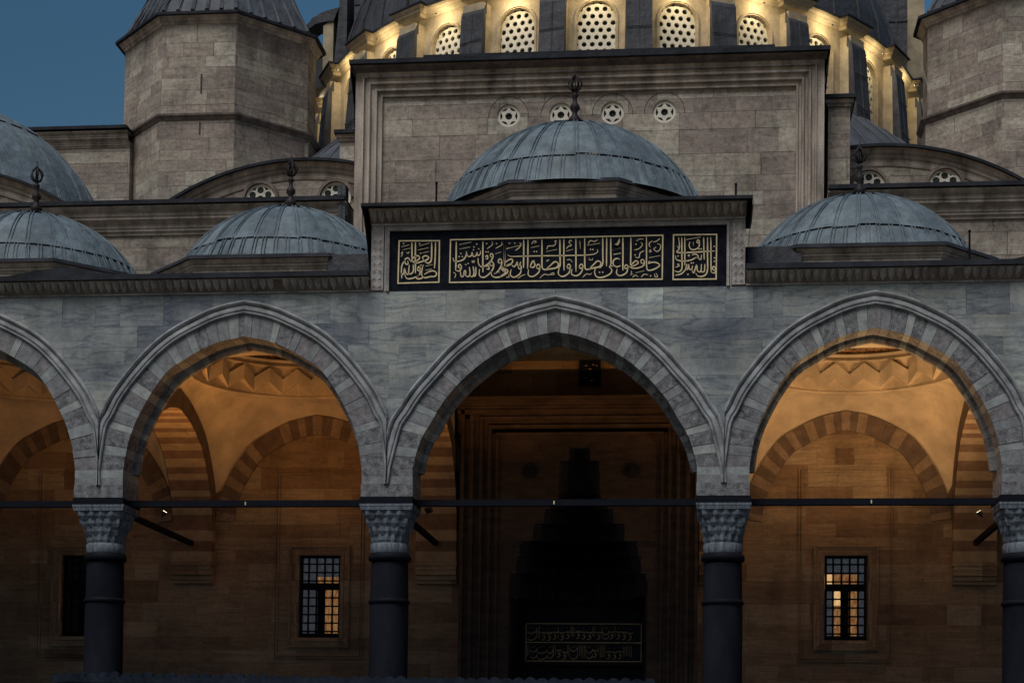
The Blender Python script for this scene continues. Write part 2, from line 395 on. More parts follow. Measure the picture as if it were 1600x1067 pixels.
def teeth(mb, x0, x1, z0, z1, y0, y1, pitch):          # carved leaves of a cornice, leaning outward
    n = max(1, round((x1-x0)/pitch)); p = (x1-x0)/n; rg = random.Random(int(x0*100))
    mb.mat('dark_moulding'); mb.Q((x0, y0, z0), (x1, y0, z0), (x1, y1, z1), (x0, y1, z1)); mb.mat('carved_stone')
    for k in range(n):
        a = x0+k*p; m = a+p/2; h = z1-z0; s = (y1-y0)/h
        if rg.random() < .04: continue
        jz = rg.uniform(-.012, .012); jo = rg.uniform(.6, 1.15); f = lambda u, t, o: (a+u*p, y0+s*h*t-o*jo, z0+h*t+jz*(1-t))
        ids = [mb.V(*f(.06, .98, .01)), mb.V(*f(.94, .98, .01)), mb.V(*f(.86, .45, .01)), mb.V(*f(.5, .05, .005)), mb.V(*f(.14, .45, .01)), mb.V(*f(.5, .98, .10+.03*rg.random())), mb.V(*f(.5, .5, .09))]
        for t in ((0, 5, 6, 4), (5, 1, 2, 6), (4, 6, 3), (6, 2, 3)): mb.F([ids[q] for q in t])
def carved_cornice(parent, x0, x1, y, z):
    mb = MB().mat('carved_stone')
    mb.box(x0, x1, y-.03, y+.3, z, z+.035)
    teeth(mb, x0, x1, z+.035, z+.235, y-.04, y-.20, .165)
    mb.box(x0, x1, y-.22, y+.3, z+.237, z+.262)
    mb.build('carved_cornice', parent)
    mb = MB().mat('lead_dark'); mb.box(x0, x1, y-.30, y+1.3, z+.264, z+.37)
    mb.build('lead_edge', parent)
carved_cornice(arc, -23.5, -3.86, 0, ZT); carved_cornice(arc, 3.84, 23.4, 0, ZT)
# lead humps over the gutters between the outer domes
for x in (-10.4, 10.2):
    hp = MB().mat('lead_dark')
    hp.grid([[(x+1.25*u, -.25+1.8*t, 10.09+.17*math.cos(u*PI/2)**1.3*(1+.3*t)) for u in [k/8-1 for k in range(17)]] for t in (0, .5, 1)])
    hp.grid([[(x+1.25*u, -.25, 10.05) for u in [k/8-1 for k in range(17)]], [(x+1.25*u, -.25, 10.09+.17*math.cos(u*PI/2)**1.3) for u in [k/8-1 for k in range(17)]]])
    hp.build('gutter_hump', arc)
rf = MB().mat('roof_lead'); rf.box(-23.5, 23.4, .6, 7.1, 9.9, 10.06); rf.build('roof_sheet', arc)

# raised centre of the parapet
rp = thing('raised_parapet', 'raised grey stone parapet over the central arch framing the black inscription', 'parapet')
m = MB().mat('facade_marble')
m.box(-3.84, -3.46, 0.02, 1.2, ZT-.02, 11.15); m.box(3.45, 3.82, 0.02, 1.2, ZT-.02, 11.15); m.box(-3.46, 3.45, .10, 1.2, ZT, 11.15)
m.build('body', rp)
m = MB().mat('carved_stone')
m.sweep([(-3.46, ZT), (-3.46, 10.975), (3.45, 10.975), (3.45, ZT)], [(0, .10), (0, -.03), (.05, -.05), (.07, -.01), (.10, -.01)], side=1)
m.box(-3.84, 3.82, -.04, .3, 11.08, 11.12)
teeth(m, -3.86, 3.84, 11.12, 11.33, -.04, -.24, .165); m.box(-3.86, 3.84, -.28, .3, 11.332, 11.37)
for sx, x in ((-1, -3.84), (1, 3.82)):
    c_ = MB().mat('carved_stone'); c_.box(min(x, x-sx*.26), max(x, x-sx*.26), -.03, .02, 9.74, 11.07)
    for k in range(8):
        z = 9.78+k*.158
        for fx in (-.19, -.07):
            X_ = x+sx*fx; c_.Q((X_-.05, -.031, z), (X_, -.055, z+.06), (X_+.05, -.031, z), (X_, -.04, z-.02)); c_.Q((X_-.05, -.031, z), (X_, -.055, z+.06), (X_, -.031, z+.135), (X_-.055, -.031, z+.10)); c_.Q((X_+.05, -.031, z), (X_, -.055, z+.06), (X_, -.031, z+.135), (X_+.055, -.031, z+.10))
    c_.build('side_carving', rp)
m.build('carved_frame', rp)
m = MB().mat('lead_dark'); m.box(-4.0, 3.96, -.42, 1.6, 11.375, 11.44)
for sx, x in ((-1, -3.86), (1, 3.84)):
    m.grid([[(x, -.1, 10.1), (x, 1.2, 10.1)], [(x+sx*.04, -.16, 10.6), (x+sx*.04, 1.2, 10.6)], [(x+sx*.10, -.3, 11.2), (x+sx*.1, 1.2, 11.2)], [(x+sx*.14, -.40, 11.38), (x+sx*.14, 1.2, 11.38)]])
m.box(-3.86, 3.84, .9, 6.9, 10.05, 11.38)
m.build('lead_cover', rp)

# ------------------------------------------------------------------ calligraphy
A, B, C = (600, 350), (780, 350), (940, 350)
PX0, PX1 = -3.283, 3.242                              # world x of the outer frame edges (pixels 621 and 1119)
def cal(org, x, y):
    u = org[0]+x/8.; v = org[1]+y/8.
    t = (u-621)/(1119-621); X = PX0+(PX1-PX0)*t
    top = 374+(367-374)*t; bot = 440+(432-440)*t
    return X, 10.765-(v-top)/(bot-top)*(.885)
ST = [
 (A, 17, [(340,205),(343,300),(345,415)]), (A, 17, [(386,205),(388,400),(392,590)]), (A, 17, [(592,203),(594,300),(590,430),(550,465),(505,440)]), (A, 15, [(642,203),(640,400),(632,530)]),
 (A, 15, [(505,440),(480,395),(520,372),(560,395),(530,425),(470,445),(400,462),(330,440)]), (A, 15, [(392,440),(340,438),(370,390),(425,372),(440,405),(400,440)]),
 (A, 15, [(330,440),(295,400),(258,420),(262,470),(295,475),(292,435)]), (A, 14, [(262,425),(222,480),(213,560),(220,655)]),
 (A, 14, [(205,560),(215,605),(245,590),(252,530),(270,585),(300,600),(312,485)]), (A, 14, [(300,598),(340,595),(365,560),(362,480)]),
 (A, 15, [(505,605),(560,572),(620,560),(662,590),(640,628),(580,632),(510,645),(470,600),(486,485)]), (A, 15, [(500,640),(440,660),(405,648),(440,610)]),
 (A, 14, [(415,545),(435,508),(455,535),(428,560),(412,545)]), (A, 14, [(455,535),(440,610),(360,650),(285,655),(255,600)]),
 (A, 8, [(205,262),(310,236)]), (A, 8, [(225,298),(330,276)]), (A, 8, [(432,250),(565,216)]), (A, 8, [(420,302),(555,272)]), (A, 8, [(480,337),(560,320)]), (A, 8, [(520,502),(610,482)]), (A, 8, [(520,552),(600,537)]), (A, 8, [(205,350),(225,320),(215,375),(200,380)]), (A, 8, [(275,322),(290,345),(310,320)]),
 (A, 17, [(905,200),(906,400),(902,555)]), (A, 14, [(865,400),(885,442),(950,440),(1005,415),(1032,370),(1036,320)]), (A, 13, [(1040,345),(1062,385),(1098,372),(1108,332),(1122,382),(1158,372),(1168,332),(1182,372),(1210,352),(1214,312)]),
 (A, 14, [(902,555),(950,562),(975,520),(958,480),(935,505),(955,530),(975,520)]), (A, 8, [(945,236),(1095,206)]), (A, 8, [(945,292),(1085,266)]),
 (A, 13, [(962,560),(972,628),(1000,625),(1012,565),(1030,560),(1028,600),(1000,615)]), (A, 14, [(1020,612),(1060,632),(1085,600),(1075,512)]), (A, 14, [(1082,620),(1115,632),(1135,590),(1122,505)]), (A, 14, [(1120,632),(1155,612),(1157,512)]),
 (A, 7, [(1108,430),(1112,462),(1126,432),(1130,462),(1146,432)]), (A, 17, [(1242,198),(1244,400),(1248,580)]), (A, 14, [(1185,400),(1190,470),(1230,512),(1290,490),(1345,440),(1372,390),(1362,350),(1338,358),(1345,392),(1372,385)]),
 (A, 14, [(1203,540),(1205,618),(1260,642),(1325,600),(1372,540),(1382,480),(1355,445),(1332,470),(1350,500),(1380,485)]), (A, 13, [(1275,390),(1300,372),(1305,412),(1278,410)]), (A, 13, [(1288,510),(1315,495),(1325,540),(1292,535)]),
 (A, 8, [(1355,200),(1362,238),(1295,290)]), (A, 8, [(1475,205),(1482,240),(1402,286)]), (A, 17, [(1515,190),(1518,350),(1522,500)]), (A, 14, [(1390,600),(1440,562),(1482,485),(1478,425),(1450,418),(1440,460),(1475,465)]),
 (A, 14, [(1352,560),(1362,620),(1420,642),(1500,620),(1560,575),(1545,542),(1485,538),(1540,500),(1600,468)]), (A, 8, [(1400,352),(1475,330)]), (A, 8, [(1540,292),(1600,276)]), (A, 7, [(1540,640),(1580,635),(1570,600)]), (A, 8, [(870,580),(905,600),(890,650)]),
 (B, 17, [(75,190),(76,320),(75,455)]), (B, 14, [(78,470),(125,430),(172,418),(180,450),(140,490),(80,510),(42,530),(60,560),(96,562),(80,592),(20,632)]), (B, 8, [(100,287),(270,250)]), (B, 10, [(262,218),(284,232),(262,275),(212,312)]),
 (B, 13, [(165,478),(195,512),(225,482),(238,450),(246,500),(270,488),(282,448)]), (B, 12, [(115,362),(160,384),(300,382),(560,378),(900,375),(1100,370),(1200,358),(1246,330),(1240,300)]),
 (B, 17, [(316,180),(319,350),(318,525)]), (B, 15, [(370,180),(371,350),(370,540)]), (B, 14, [(252,505),(278,492),(292,530),(262,535),(252,505)]), (B, 14, [(292,530),(275,595),(205,640),(155,612),(162,545)]), (B, 7, [(250,655),(300,620),(345,605)]),
 (B, 14, [(400,512),(432,448),(462,480),(442,520),(400,512)]), (B, 9, [(425,440),(455,440),(440,470)]), (B, 14, [(478,505),(508,480),(528,520),(495,535),(478,505)]), (B, 14, [(528,520),(505,585),(435,632),(380,612),(382,545)]),
 (B, 16, [(545,180),(548,380),(552,515),(580,546),(640,540),(735,522),(755,475),(712,450),(650,500),(600,545)]), (B, 17, [(770,178),(773,350),(776,500),(745,525)]), (B, 16, [(820,175),(822,350),(827,560)]),
 (B, 8, [(412,276),(515,256)]), (B, 9, [(415,235),(440,200),(475,200),(450,225)]), (B, 8, [(600,326),(738,300)]), (B, 9, [(608,300),(625,260),(690,255),(720,225),(705,195),(735,200)]), (B, 8, [(850,320),(938,300)]), (B, 10, [(852,292),(880,262),(915,250),(885,215),(905,188),(922,205)]), (B, 7, [(602,430),(615,445),(628,425),(640,440)]),
 (B, 8, [(522,652),(580,605),(640,612),(690,585),(705,605),(660,612)]), (B, 14, [(862,505),(890,480),(908,515),(875,530),(862,505)]), (B, 14, [(908,515),(885,590),(810,632),(757,598),(765,530)]), (B, 8, [(860,430),(900,425),(930,455)]),
 (B, 16, [(970,170),(973,380),(976,575)]), (B, 16, [(1080,165),(1083,380),(1088,520),(1112,547),(1170,532),(1268,512),(1286,465),(1245,442),(1190,490),(1140,542)]), (B, 14, [(1015,505),(1045,480),(1065,515),(1028,532),(1015,505)]), (B, 14, [(1065,515),(1042,580),(985,622),(922,602),(925,540)]),
 (B, 9, [(1020,200),(1028,295)]), (B, 8, [(1115,252),(1272,226)]), (B, 9, [(1120,240),(1150,195),(1200,205),(1240,185)]), (B, 7, [(1140,405),(1142,428),(1180,428),(1180,405)]), (B, 16, [(1305,165),(1308,350),(1308,480),(1270,530)]), (B, 15, [(1355,165),(1355,350),(1356,508)]),
 (B, 16, [(1405,165),(1408,350),(1412,480),(1395,505)]), (B, 14, [(1530,500),(1480,515),(1438,480),(1448,430),(1490,412),(1520,425)]), (B, 14, [(1440,505),(1390,512),(1422,550),(1400,600),(1305,642),(1232,632),(1208,575),(1220,530)]),
 (B, 8, [(1060,642),(1110,600),(1150,608),(1175,588)]), (B, 8, [(1435,307),(1530,285)]), (B, 8, [(1440,362),(1530,346)]), (B, 9, [(1455,240),(1495,245),(1520,190)]),
 (C, 17, [(276,160),(278,350),(280,560)]), (C, 14, [(295,512),(325,490),(345,520),(310,535),(295,512)]), (C, 14, [(345,520),(322,588),(245,622),(202,592),(208,540)]), (C, 16, [(375,160),(376,350),(374,510)]),
 (C, 13, [(350,518),(420,500),(470,465),(442,440),(395,480),(372,520),(440,532),(520,510),(546,470),(530,425),(502,440),(512,472),(542,465)]), (C, 15, [(568,150),(571,350),(575,520),(602,558),(680,538),(736,495),(690,462),(630,462),(590,478),(612,442)]),
 (C, 8, [(600,405),(740,380)]), (C, 8, [(160,306),(250,286)]), (C, 8, [(160,366),(255,350)]), (C, 8, [(440,587),(545,562)]), (C, 9, [(420,312),(480,292),(520,245),(500,218)]), (C, 9, [(430,398),(478,402),(490,350),(540,320)]), (C, 9, [(640,200),(602,235),(615,280)]), (C, 9, [(650,215),(690,205),(735,172)]), (C, 9, [(700,235),(742,250),(738,300),(700,330),(660,300),(690,275)]), (C, 9, [(605,320),(620,310),(628,330),(610,335),(605,320)]),
 (C, 8, [(370,610),(412,602),(388,600),(386,560)]), (C, 8, [(400,642),(440,615),(472,642)]), (C, 8, [(510,642),(540,605),(592,612)]), (C, 8, [(672,598),(680,635),(712,630),(690,590)]), (C, 9, [(170,240),(205,232),(235,172)]), (C, 8, [(440,200),(480,180),(530,178)]),
 (C, 14, [(965,160),(976,240),(968,310),(940,342),(1100,342),(1410,325)]), (C, 15, [(1005,160),(1008,380),(1010,535),(965,578),(920,562)]), (C, 14, [(1042,160),(1044,350),(1046,500)]), (C, 14, [(1275,160),(1278,300),(1284,430)]), (C, 15, [(1322,160),(1324,380),(1325,555),(1290,620),(1215,630),(1180,592)]), (C, 14, [(1362,160),(1366,380),(1370,580)]),
 (C, 13, [(1188,222),(1205,190),(1226,212),(1200,228),(1188,222)]), (C, 13, [(1226,212),(1210,285),(1135,310),(1097,265),(1105,212)]), (C, 9, [(1060,187),(1240,156)]), (C, 8, [(1145,215),(1150,262)]), (C, 13, [(930,380),(945,430),(1040,447),(1130,430),(1195,400),(1240,432),(1250,370)]), (C, 13, [(1130,372),(1180,362),(1212,392),(1170,402)]),
 (C, 9, [(930,522),(980,502),(955,488),(975,478)]), (C, 13, [(930,617),(1000,600),(1050,552),(1072,480)]), (C, 12, [(1052,545),(1082,545),(1092,485),(1104,545),(1132,540),(1142,500)]), (C, 13, [(1130,542),(1152,592),(1172,545),(1192,492),(1202,562),(1242,572),(1250,482)]), (C, 13, [(1240,575),(1285,570),(1292,482)]),
 (C, 13, [(1370,580),(1410,590),(1426,550),(1405,510),(1385,532),(1400,555),(1426,550)]), (C, 9, [(1080,380),(1100,372),(1095,395)]), (C, 8, [(945,260),(960,290)]),
]
DOTS = [(A, [(235,220),(440,222),(455,342),(460,490),(488,490),(1165,230),(1130,266),(1190,290),(1125,302),(965,347),(945,385),(985,385),(1030,484),(1060,470),(1290,226),(1415,226),(1580,222),(1285,328),(1310,328),(1410,590),(1450,578)]),
        (B, [(135,222),(205,222),(450,326),(480,326),(1155,302),(1185,302),(1270,580),(1310,580),(10,580)]),
        (C, [(430,370),(440,242),(460,192),(1220,302),(1246,300),(962,385),(1085,606),(1125,470),(1150,468),(1410,408),(1410,450),(1405,270),(625,625),(30,580)])]
ip = thing('inscription_panel', 'black marble frieze panel with three gilded Arabic calligraphy cartouches above the central arch', 'inscription')
m = MB().mat('black_marble'); m.box(-3.45, 3.44, .02, .096, ZT+.002, 10.97); m.build('slab', ip)
YP = .02
def ribbon(mb, pts, wd, y, th=.010):
    P = smooth_path(pts, max(3, 5*(len(pts)-1)+1)) if len(pts) > 2 else [Vector(pts[0]), Vector(pts[1])]
    n = len(P); L = []; Rr = []
    for i, p in enumerate(P):
        d = P[min(i+1, n-1)]-P[max(i-1, 0)]
        if d.length < 1e-6: d = Vector((1, 0))
        d.normalize(); t = i/(n-1); k = min(1., .55+2.5*min(t, 1-t))
        k *= .72+.38*abs(d.x*.77+d.y*.64)              # broad pen held at an angle
        q = Vector((-d.y, d.x))*wd*.5*k; L.append(p+q); Rr.append(p-q)
    mb.grid([[(p.x, y, p.y) for p in L], [(p.x, y-th, p.y) for p in L], [(p.x, y-th, p.y) for p in Rr], [(p.x, y, p.y) for p in Rr]])
def nib(mb, x, z, r, y): mb.prismY([(x-r, z), (x, z-r*.9), (x+r, z), (x, z+r*.9)], y-.010, y)
m = MB().mat('gold_leaf'); s8 = .0131/8
for org, wd, pts in ST: ribbon(m, [cal(org, x, y) for x, y in pts], wd*s8*1.08, YP)
for org, ds in DOTS:
    for x, y in ds: q = cal(org, x, y); nib(m, q[0], q[1], .018, YP)
m.build('lettering', ip)
for (o0, a, b_, c_, d_) in ((A, (178, 187), (692, 187), (692, 700), (172, 714)), (None, (832, 176), None, None, (828, 700)), (C, (903, 130), (1434, 126), (1432, 662), (903, 668))):
    if o0 is None: q = [cal(A, 832, 176), cal(C, 770, 133), cal(C, 768, 664), cal(A, 828, 704)]
    else: q = [cal(o0, *p) for p in (a, b_, c_, d_)]
    m = MB().mat('gold_leaf'); m.sweep(q, [(-.013, 0), (-.013, -.012), (.013, -.012), (.013, 0)], closed=True, at=YP); m.build('gilt_frame', ip)

# ------------------------------------------------------------------ columns
def make_column(hw_top=.53):
    c = thing('column', '', 'column', 'columns of the arcade')
    m = MB().mat('shaft_granite'); m.smooth = True
    m.lathe([(.47, 0), (.47, .10), (.42, .14), (.43, .22), (.405, .28), (.405, 2.0+1.7-.05)], 0, 0, 32); m.lathe([(.402, 3.55+1.7-.4), (.385, 4.25+1.7-.1)], 0, 0, 32)
    m.lathe([(.405, 3.6), (.402, 4.9)], 0, 0, 32); m.smooth = False; m.box(-.56, .56, -.56, .56, -.2, .0); m.build('shaft', c)
    m = MB().mat('bronze_collar'); m.smooth = True
    z = 5.0; m.lathe([(.40, z), (.43, z+.02), (.435, z+.06), (.41, z+.10), (.395, z+.11)], 0, 0, 32)
    z = 5.88; m.lathe([(.385, z), (.44, z+.03), (.445, z+.09), (.42, z+.15), (.40, z+.17)], 0, 0, 32); m.build('collar', c)
    m = MB().mat('capital_marble'); z0 = 6.05
    m.smooth = True; m.lathe([(.385, z0), (.40, z0+.04), (.41, z0+.16), (.39, z0+.20)], 0, 0, 32); m.smooth = False
    tiers = [(z0+.17, .40, .20), (z0+.36, .455, .17), (z0+.52, .51, .17), (z0+.68, .575, .16)]
    for ti, (z, r, h) in enumerate(tiers):              # tiers of little niches growing from round to square
        sq = ti/3.; n = 16; pts = []
        for k in range(2*n):
            a = 2*PI*(k+.5*(ti % 2))/(2*n); rr = r*(1. if k % 2 == 0 else .90)
            q = max(abs(math.cos(a)), abs(math.sin(a))); rs = rr*(1-sq)+sq*min(rr/q*.90, rr*1.28); pts.append((rs*math.cos(a), rs*math.sin(a)))
        m.prismZ([(x*.90, y*.90) for x, y in pts], z, z+h*.45, 1/.90)
        m.prismZ(pts, z+h*.45+.001, z+h, 1.02)
        m.prismZ([(x*.8, y*.8) for x, y in pts], z-.02, z+h+.02, 1.0)
    for sx in (-1, 1):
        for s, z, r in ():
            for sy in (-1, 1): m.prismZ([(sx*s*.86+r*math.cos(t*PI/2), sy*s*.86+r*math.sin(t*PI/2)) for t in range(4)], z-.10, z+.10, 1.5, (sx*s*.86, sy*s*.86))
    h = hw_top
    m.prismZ([(-h, -h), (h, -h), (h, h), (-h, h)], z0+.85, z0+.93, 1.03); m.box(-h*1.04, h*1.04, -h*1.04, h*1.04, z0+.932, z0+.985)
    m.build('capital', c)
    m = MB().mat('iron'); m.box(-.545, .545, -.56, .56, z0+.987, z0+1.11); m.build('iron_band', c)
    return c
c0 = make_column()
CL = ['dark granite column at the far left edge of the arcade', 'dark granite column with the small lit floodlight and slanting rod beside its capital',
      'dark granite column on the left side of the dark portal bay, beside the window with its right half lit', 'dark granite column on the right side of the dark portal bay',
      'dark granite column cut by the right edge of the photo', '']
for i, x in enumerate(AX[1:-1]):
    o = c0 if i == 0 else dup(c0)
    o.location = (x, .55, GZ); o['label'] = CL[i+1]; o['group'] = 'columns of the arcade'
TL = ['iron tie rod across the leftmost arch, cut by the photo edge', 'iron tie rod across the arch with the left lit window', 'iron tie rod across the central arch in front of the dark portal', 'iron tie rod across the bright orange right arch', 'iron tie rod past the column at the right edge']
for i in range(5):
    t = MB().mat('iron'); a, b = AX[i]+.545, AX[i+1]-.545
    t.box(a, b, .47, .63, 5.345, 5.475)
    o = t.build('tie_rod'); tag(o, TL[i], 'tie rod', 'iron tie rods between the columns')
    m = MB().mat('gold_leaf'); x = bays[i]['c']-.02; m.box(x-.012, x+.012, .45, .475, 5.37, 5.44); m.build('clamp', o)

# ------------------------------------------------------------------ porch interior
YB = 7.13
def prof(x_half, apex, drop=0.):
    kx = x_half/2.53; kz = (apex-5.4)/(8.83-5.4)
    return [(x*kx, 5.4+(z-5.4)*kz) for x, z in SI]
def offset(pr_, d):
    P = smooth_path(pr_, 30); out = []
    for i, p in enumerate(P):
        t = P[min(i+1, 29)]-P[max(i-1, 0)]; t.normalize(); n = Vector((t.y, -t.x))
        if i == 29: n = Vector((0, 1)); 
        q = p+n*d; out.append((max(q.x, 0.), q.y))
    out[-1] = (0., out[-1][1]+.02); return out
def height_fn(pr_):
    P = [(p.x, p.y) for p in smooth_path(pr_, 60)] if not isinstance(pr_[0], tuple) else pr_
    P = [(p[0], p[1]) for p in P]
    def f(t):
        t = abs(t)
        for i in range(len(P)-1):
            if P[i+1][0] <= t <= P[i][0]:
                a = (P[i][0]-t)/max(1e-6, P[i][0]-P[i+1][0]); return P[i][1]+(P[i+1][1]-P[i][1])*a
        return P[0][1] if t > P[0][0] else P[-1][1]
    return f
mw = thing('mosque_wall', 'brown ashlar front wall of the prayer hall at the back of the porch', 'wall')
m = MB().mat('porch_stone')
WX = [(-12.45, .52), (-6.38, .52), (6.42, .51), (12.5, .52)]; WZ0, WZ1 = 3.03, 5.155
xs = [-24.]
for cx, hw in WX[:2]: xs += [cx-hw, cx+hw]
xs += [-2.85]
def wallrect(x0, x1, z0, z1): m.Q((x0, YB, z0), (x1, YB, z0), (x1, YB, z1), (x0, YB, z1))
TOPP = 11.5
def wallspan(x0, x1, wins):
    x = x0
    for cx, hw in wins:
        wallrect(x, cx-hw, GZ, TOPP); wallrect(cx-hw, cx+hw, GZ, WZ0); wallrect(cx-hw, cx+hw, WZ1, TOPP); x = cx+hw
        m.box(cx-hw-.02, cx-hw, YB, YB+.5, WZ0, WZ1); m.box(cx+hw, cx+hw+.02, YB, YB+.5, WZ0, WZ1); m.box(cx-hw, cx+hw, YB, YB+.5, WZ1, WZ1+.02); m.box(cx-hw, cx+hw, YB, YB+.5, WZ0-.02, WZ0)
    wallrect(x, x1, GZ, TOPP)
wallspan(-24, -2.9, WX[:2]); wallspan(2.9, 24, WX[2:]); wallrect(-2.9, 2.9, 8.7, TOPP)
m.build('wall_face', mw)
m = MB().mat('porch_stone')
for cx, hw in WX:
    m.sweep([(cx-1.13, 2.58), (cx-1.13, 7.24), (cx+1.09, 7.24), (cx+1.09, 2.58)], [(0, 0), (0, -.05), (-.03, -.05), (-.035, -.015), (-.06, -.015), (-.065, -.05), (-.10, -.05), (-.10, 0)], closed=True, at=YB)
    m.sweep([(cx-.76, 2.85), (cx-.76, 5.37), (cx+.76, 5.37), (cx+.76, 2.85)], [(0, 0), (0, -.09), (-.05, -.10), (-.06, -.05), (-.14, -.04), (-.15, -.07), (-.20, -.07), (-.245, -.05), (-.245, 0)], closed=True, at=YB)
m.build('window_surround', mw)
def window(cx, hw, kind):
    w_ = MB().mat('iron'); y = YB+.12; z0, z1 = WZ0+.02, WZ1-.02; x0, x1 = cx-hw+.02, cx+hw-.02
    w_.box(x0, x0+.05, y-.02, y+.06, z0, z1); w_.box(x1-.05, x1, y-.02, y+.06, z0, z1); w_.box(x0, x1, y-.021, y+.061, z1-.06, z1); w_.box(x0, x1, y-.021, y+.061, z0, z0+.16)
    w_.box(x0, x1, y+.02, y+.08, 4.32, 4.46); w_.box(cx-.075, cx+.075, y+.022, y+.082, z0, 4.33)
    fr = w_.build('window', mw); W = x1-x0
    b_ = MB().mat('iron')
    for k in range(1, 5): x = x0+W*k/5; b_.tube([(x, y, z0), (x, y, z1)], .025, 6)
    for k in range(1, 10): z = z0+(z1-z0)*k/10; b_.tube([(x0, y-.02, z), (x1, y-.02, z)], .021, 6)
    for k in range(1, 5):
        for j in range(1, 10): b_.ball((x0+W*k/5, y-.01, z0+(z1-z0)*j/10), .04, 6)
    b_.build('grille', fr)
    p = MB(); yy = y+.10
    def pane(a, b, c, d, mt): p.mat(mt); p.Q((a, yy, c), (b, yy, c), (b, yy, d), (a, yy, d))
    q = lambda f: x0+W*f
    if kind == 'right_half':
        pane(x0, q(.5), z0, 4.33, 'grey_pane'); pane(q(.5), x1, z0, 4.33, 'lit_pane'); pane(x0, x1, 4.62, z1, 'grey_pane')
        pane(x0, q(.4), 4.33, 4.62, 'grey_pane'); pane(q(.4), x1, 4.33, 4.62, 'lit_pane')
    elif kind == 'middle':
        pane(x0, q(.21), z0, 4.33, 'grey_pane'); pane(q(.21), q(.8), z0, 3.95, 'lit_pane'); pane(q(.21), q(.5), 3.95, 4.33, 'bright_pane'); pane(q(.5), q(.8), 3.95, 4.33, 'lit_pane'); pane(q(.8), x1, z0, 4.33, 'grey_pane'); pane(x0, x1, 4.70, z1, 'grey_pane')
        pane(x0, q(.22), 4.33, 4.7, 'bright_pane'); pane(q(.22), q(.8), 4.33, 4.70, 'lit_pane'); pane(q(.8), x1, 4.33, 4.7, 'grey_pane')
    else: pane(x0, x1, z0, z1, 'dark_glass')
    p.build('pane', fr)
for (cx, hw), k in zip(WX, ('dark', 'right_half', 'middle', 'dark')): window(cx, hw, k)
# blind arch rings on the back wall, pilasters and their brackets
E_ = prof(2.45, 8.60)
for i, b in enumerate(bays):
    if b['central']: continue
    hwb = b['hw']-.52; E1 = prof(hwb, 8.60)
    I1 = offset(E1, -.46)
    r = MB(); voussoir_ring(r, I1, E1, YB-.07, YB+.05, 17, 40+i, [(('ring_stone', 'ring_dark', 'ring_stone'), 1.), (('ring_dark',), 1.)], None, cx=b['c'], backing=False, gap=.004)
    r.build('blind_arch', mw)
m = MB().mat('porch_stone')
for b in (bays[1], bays[3]):                          # arched inlay over each window
    pts = [(b['c']-.02+.62*math.cos(t), 6.05+.62*math.sin(t)*1.1) for t in [PI*k/14 for k in range(15)]]
    m.mat('stripe_dark') if False else m.mat('porch_stone'); m.prismY([(b['c']-.64, 5.6), (b['c']+.6, 5.6)]+pts, YB-.015, YB+.02)
m.build('tympanum_inlay', mw)

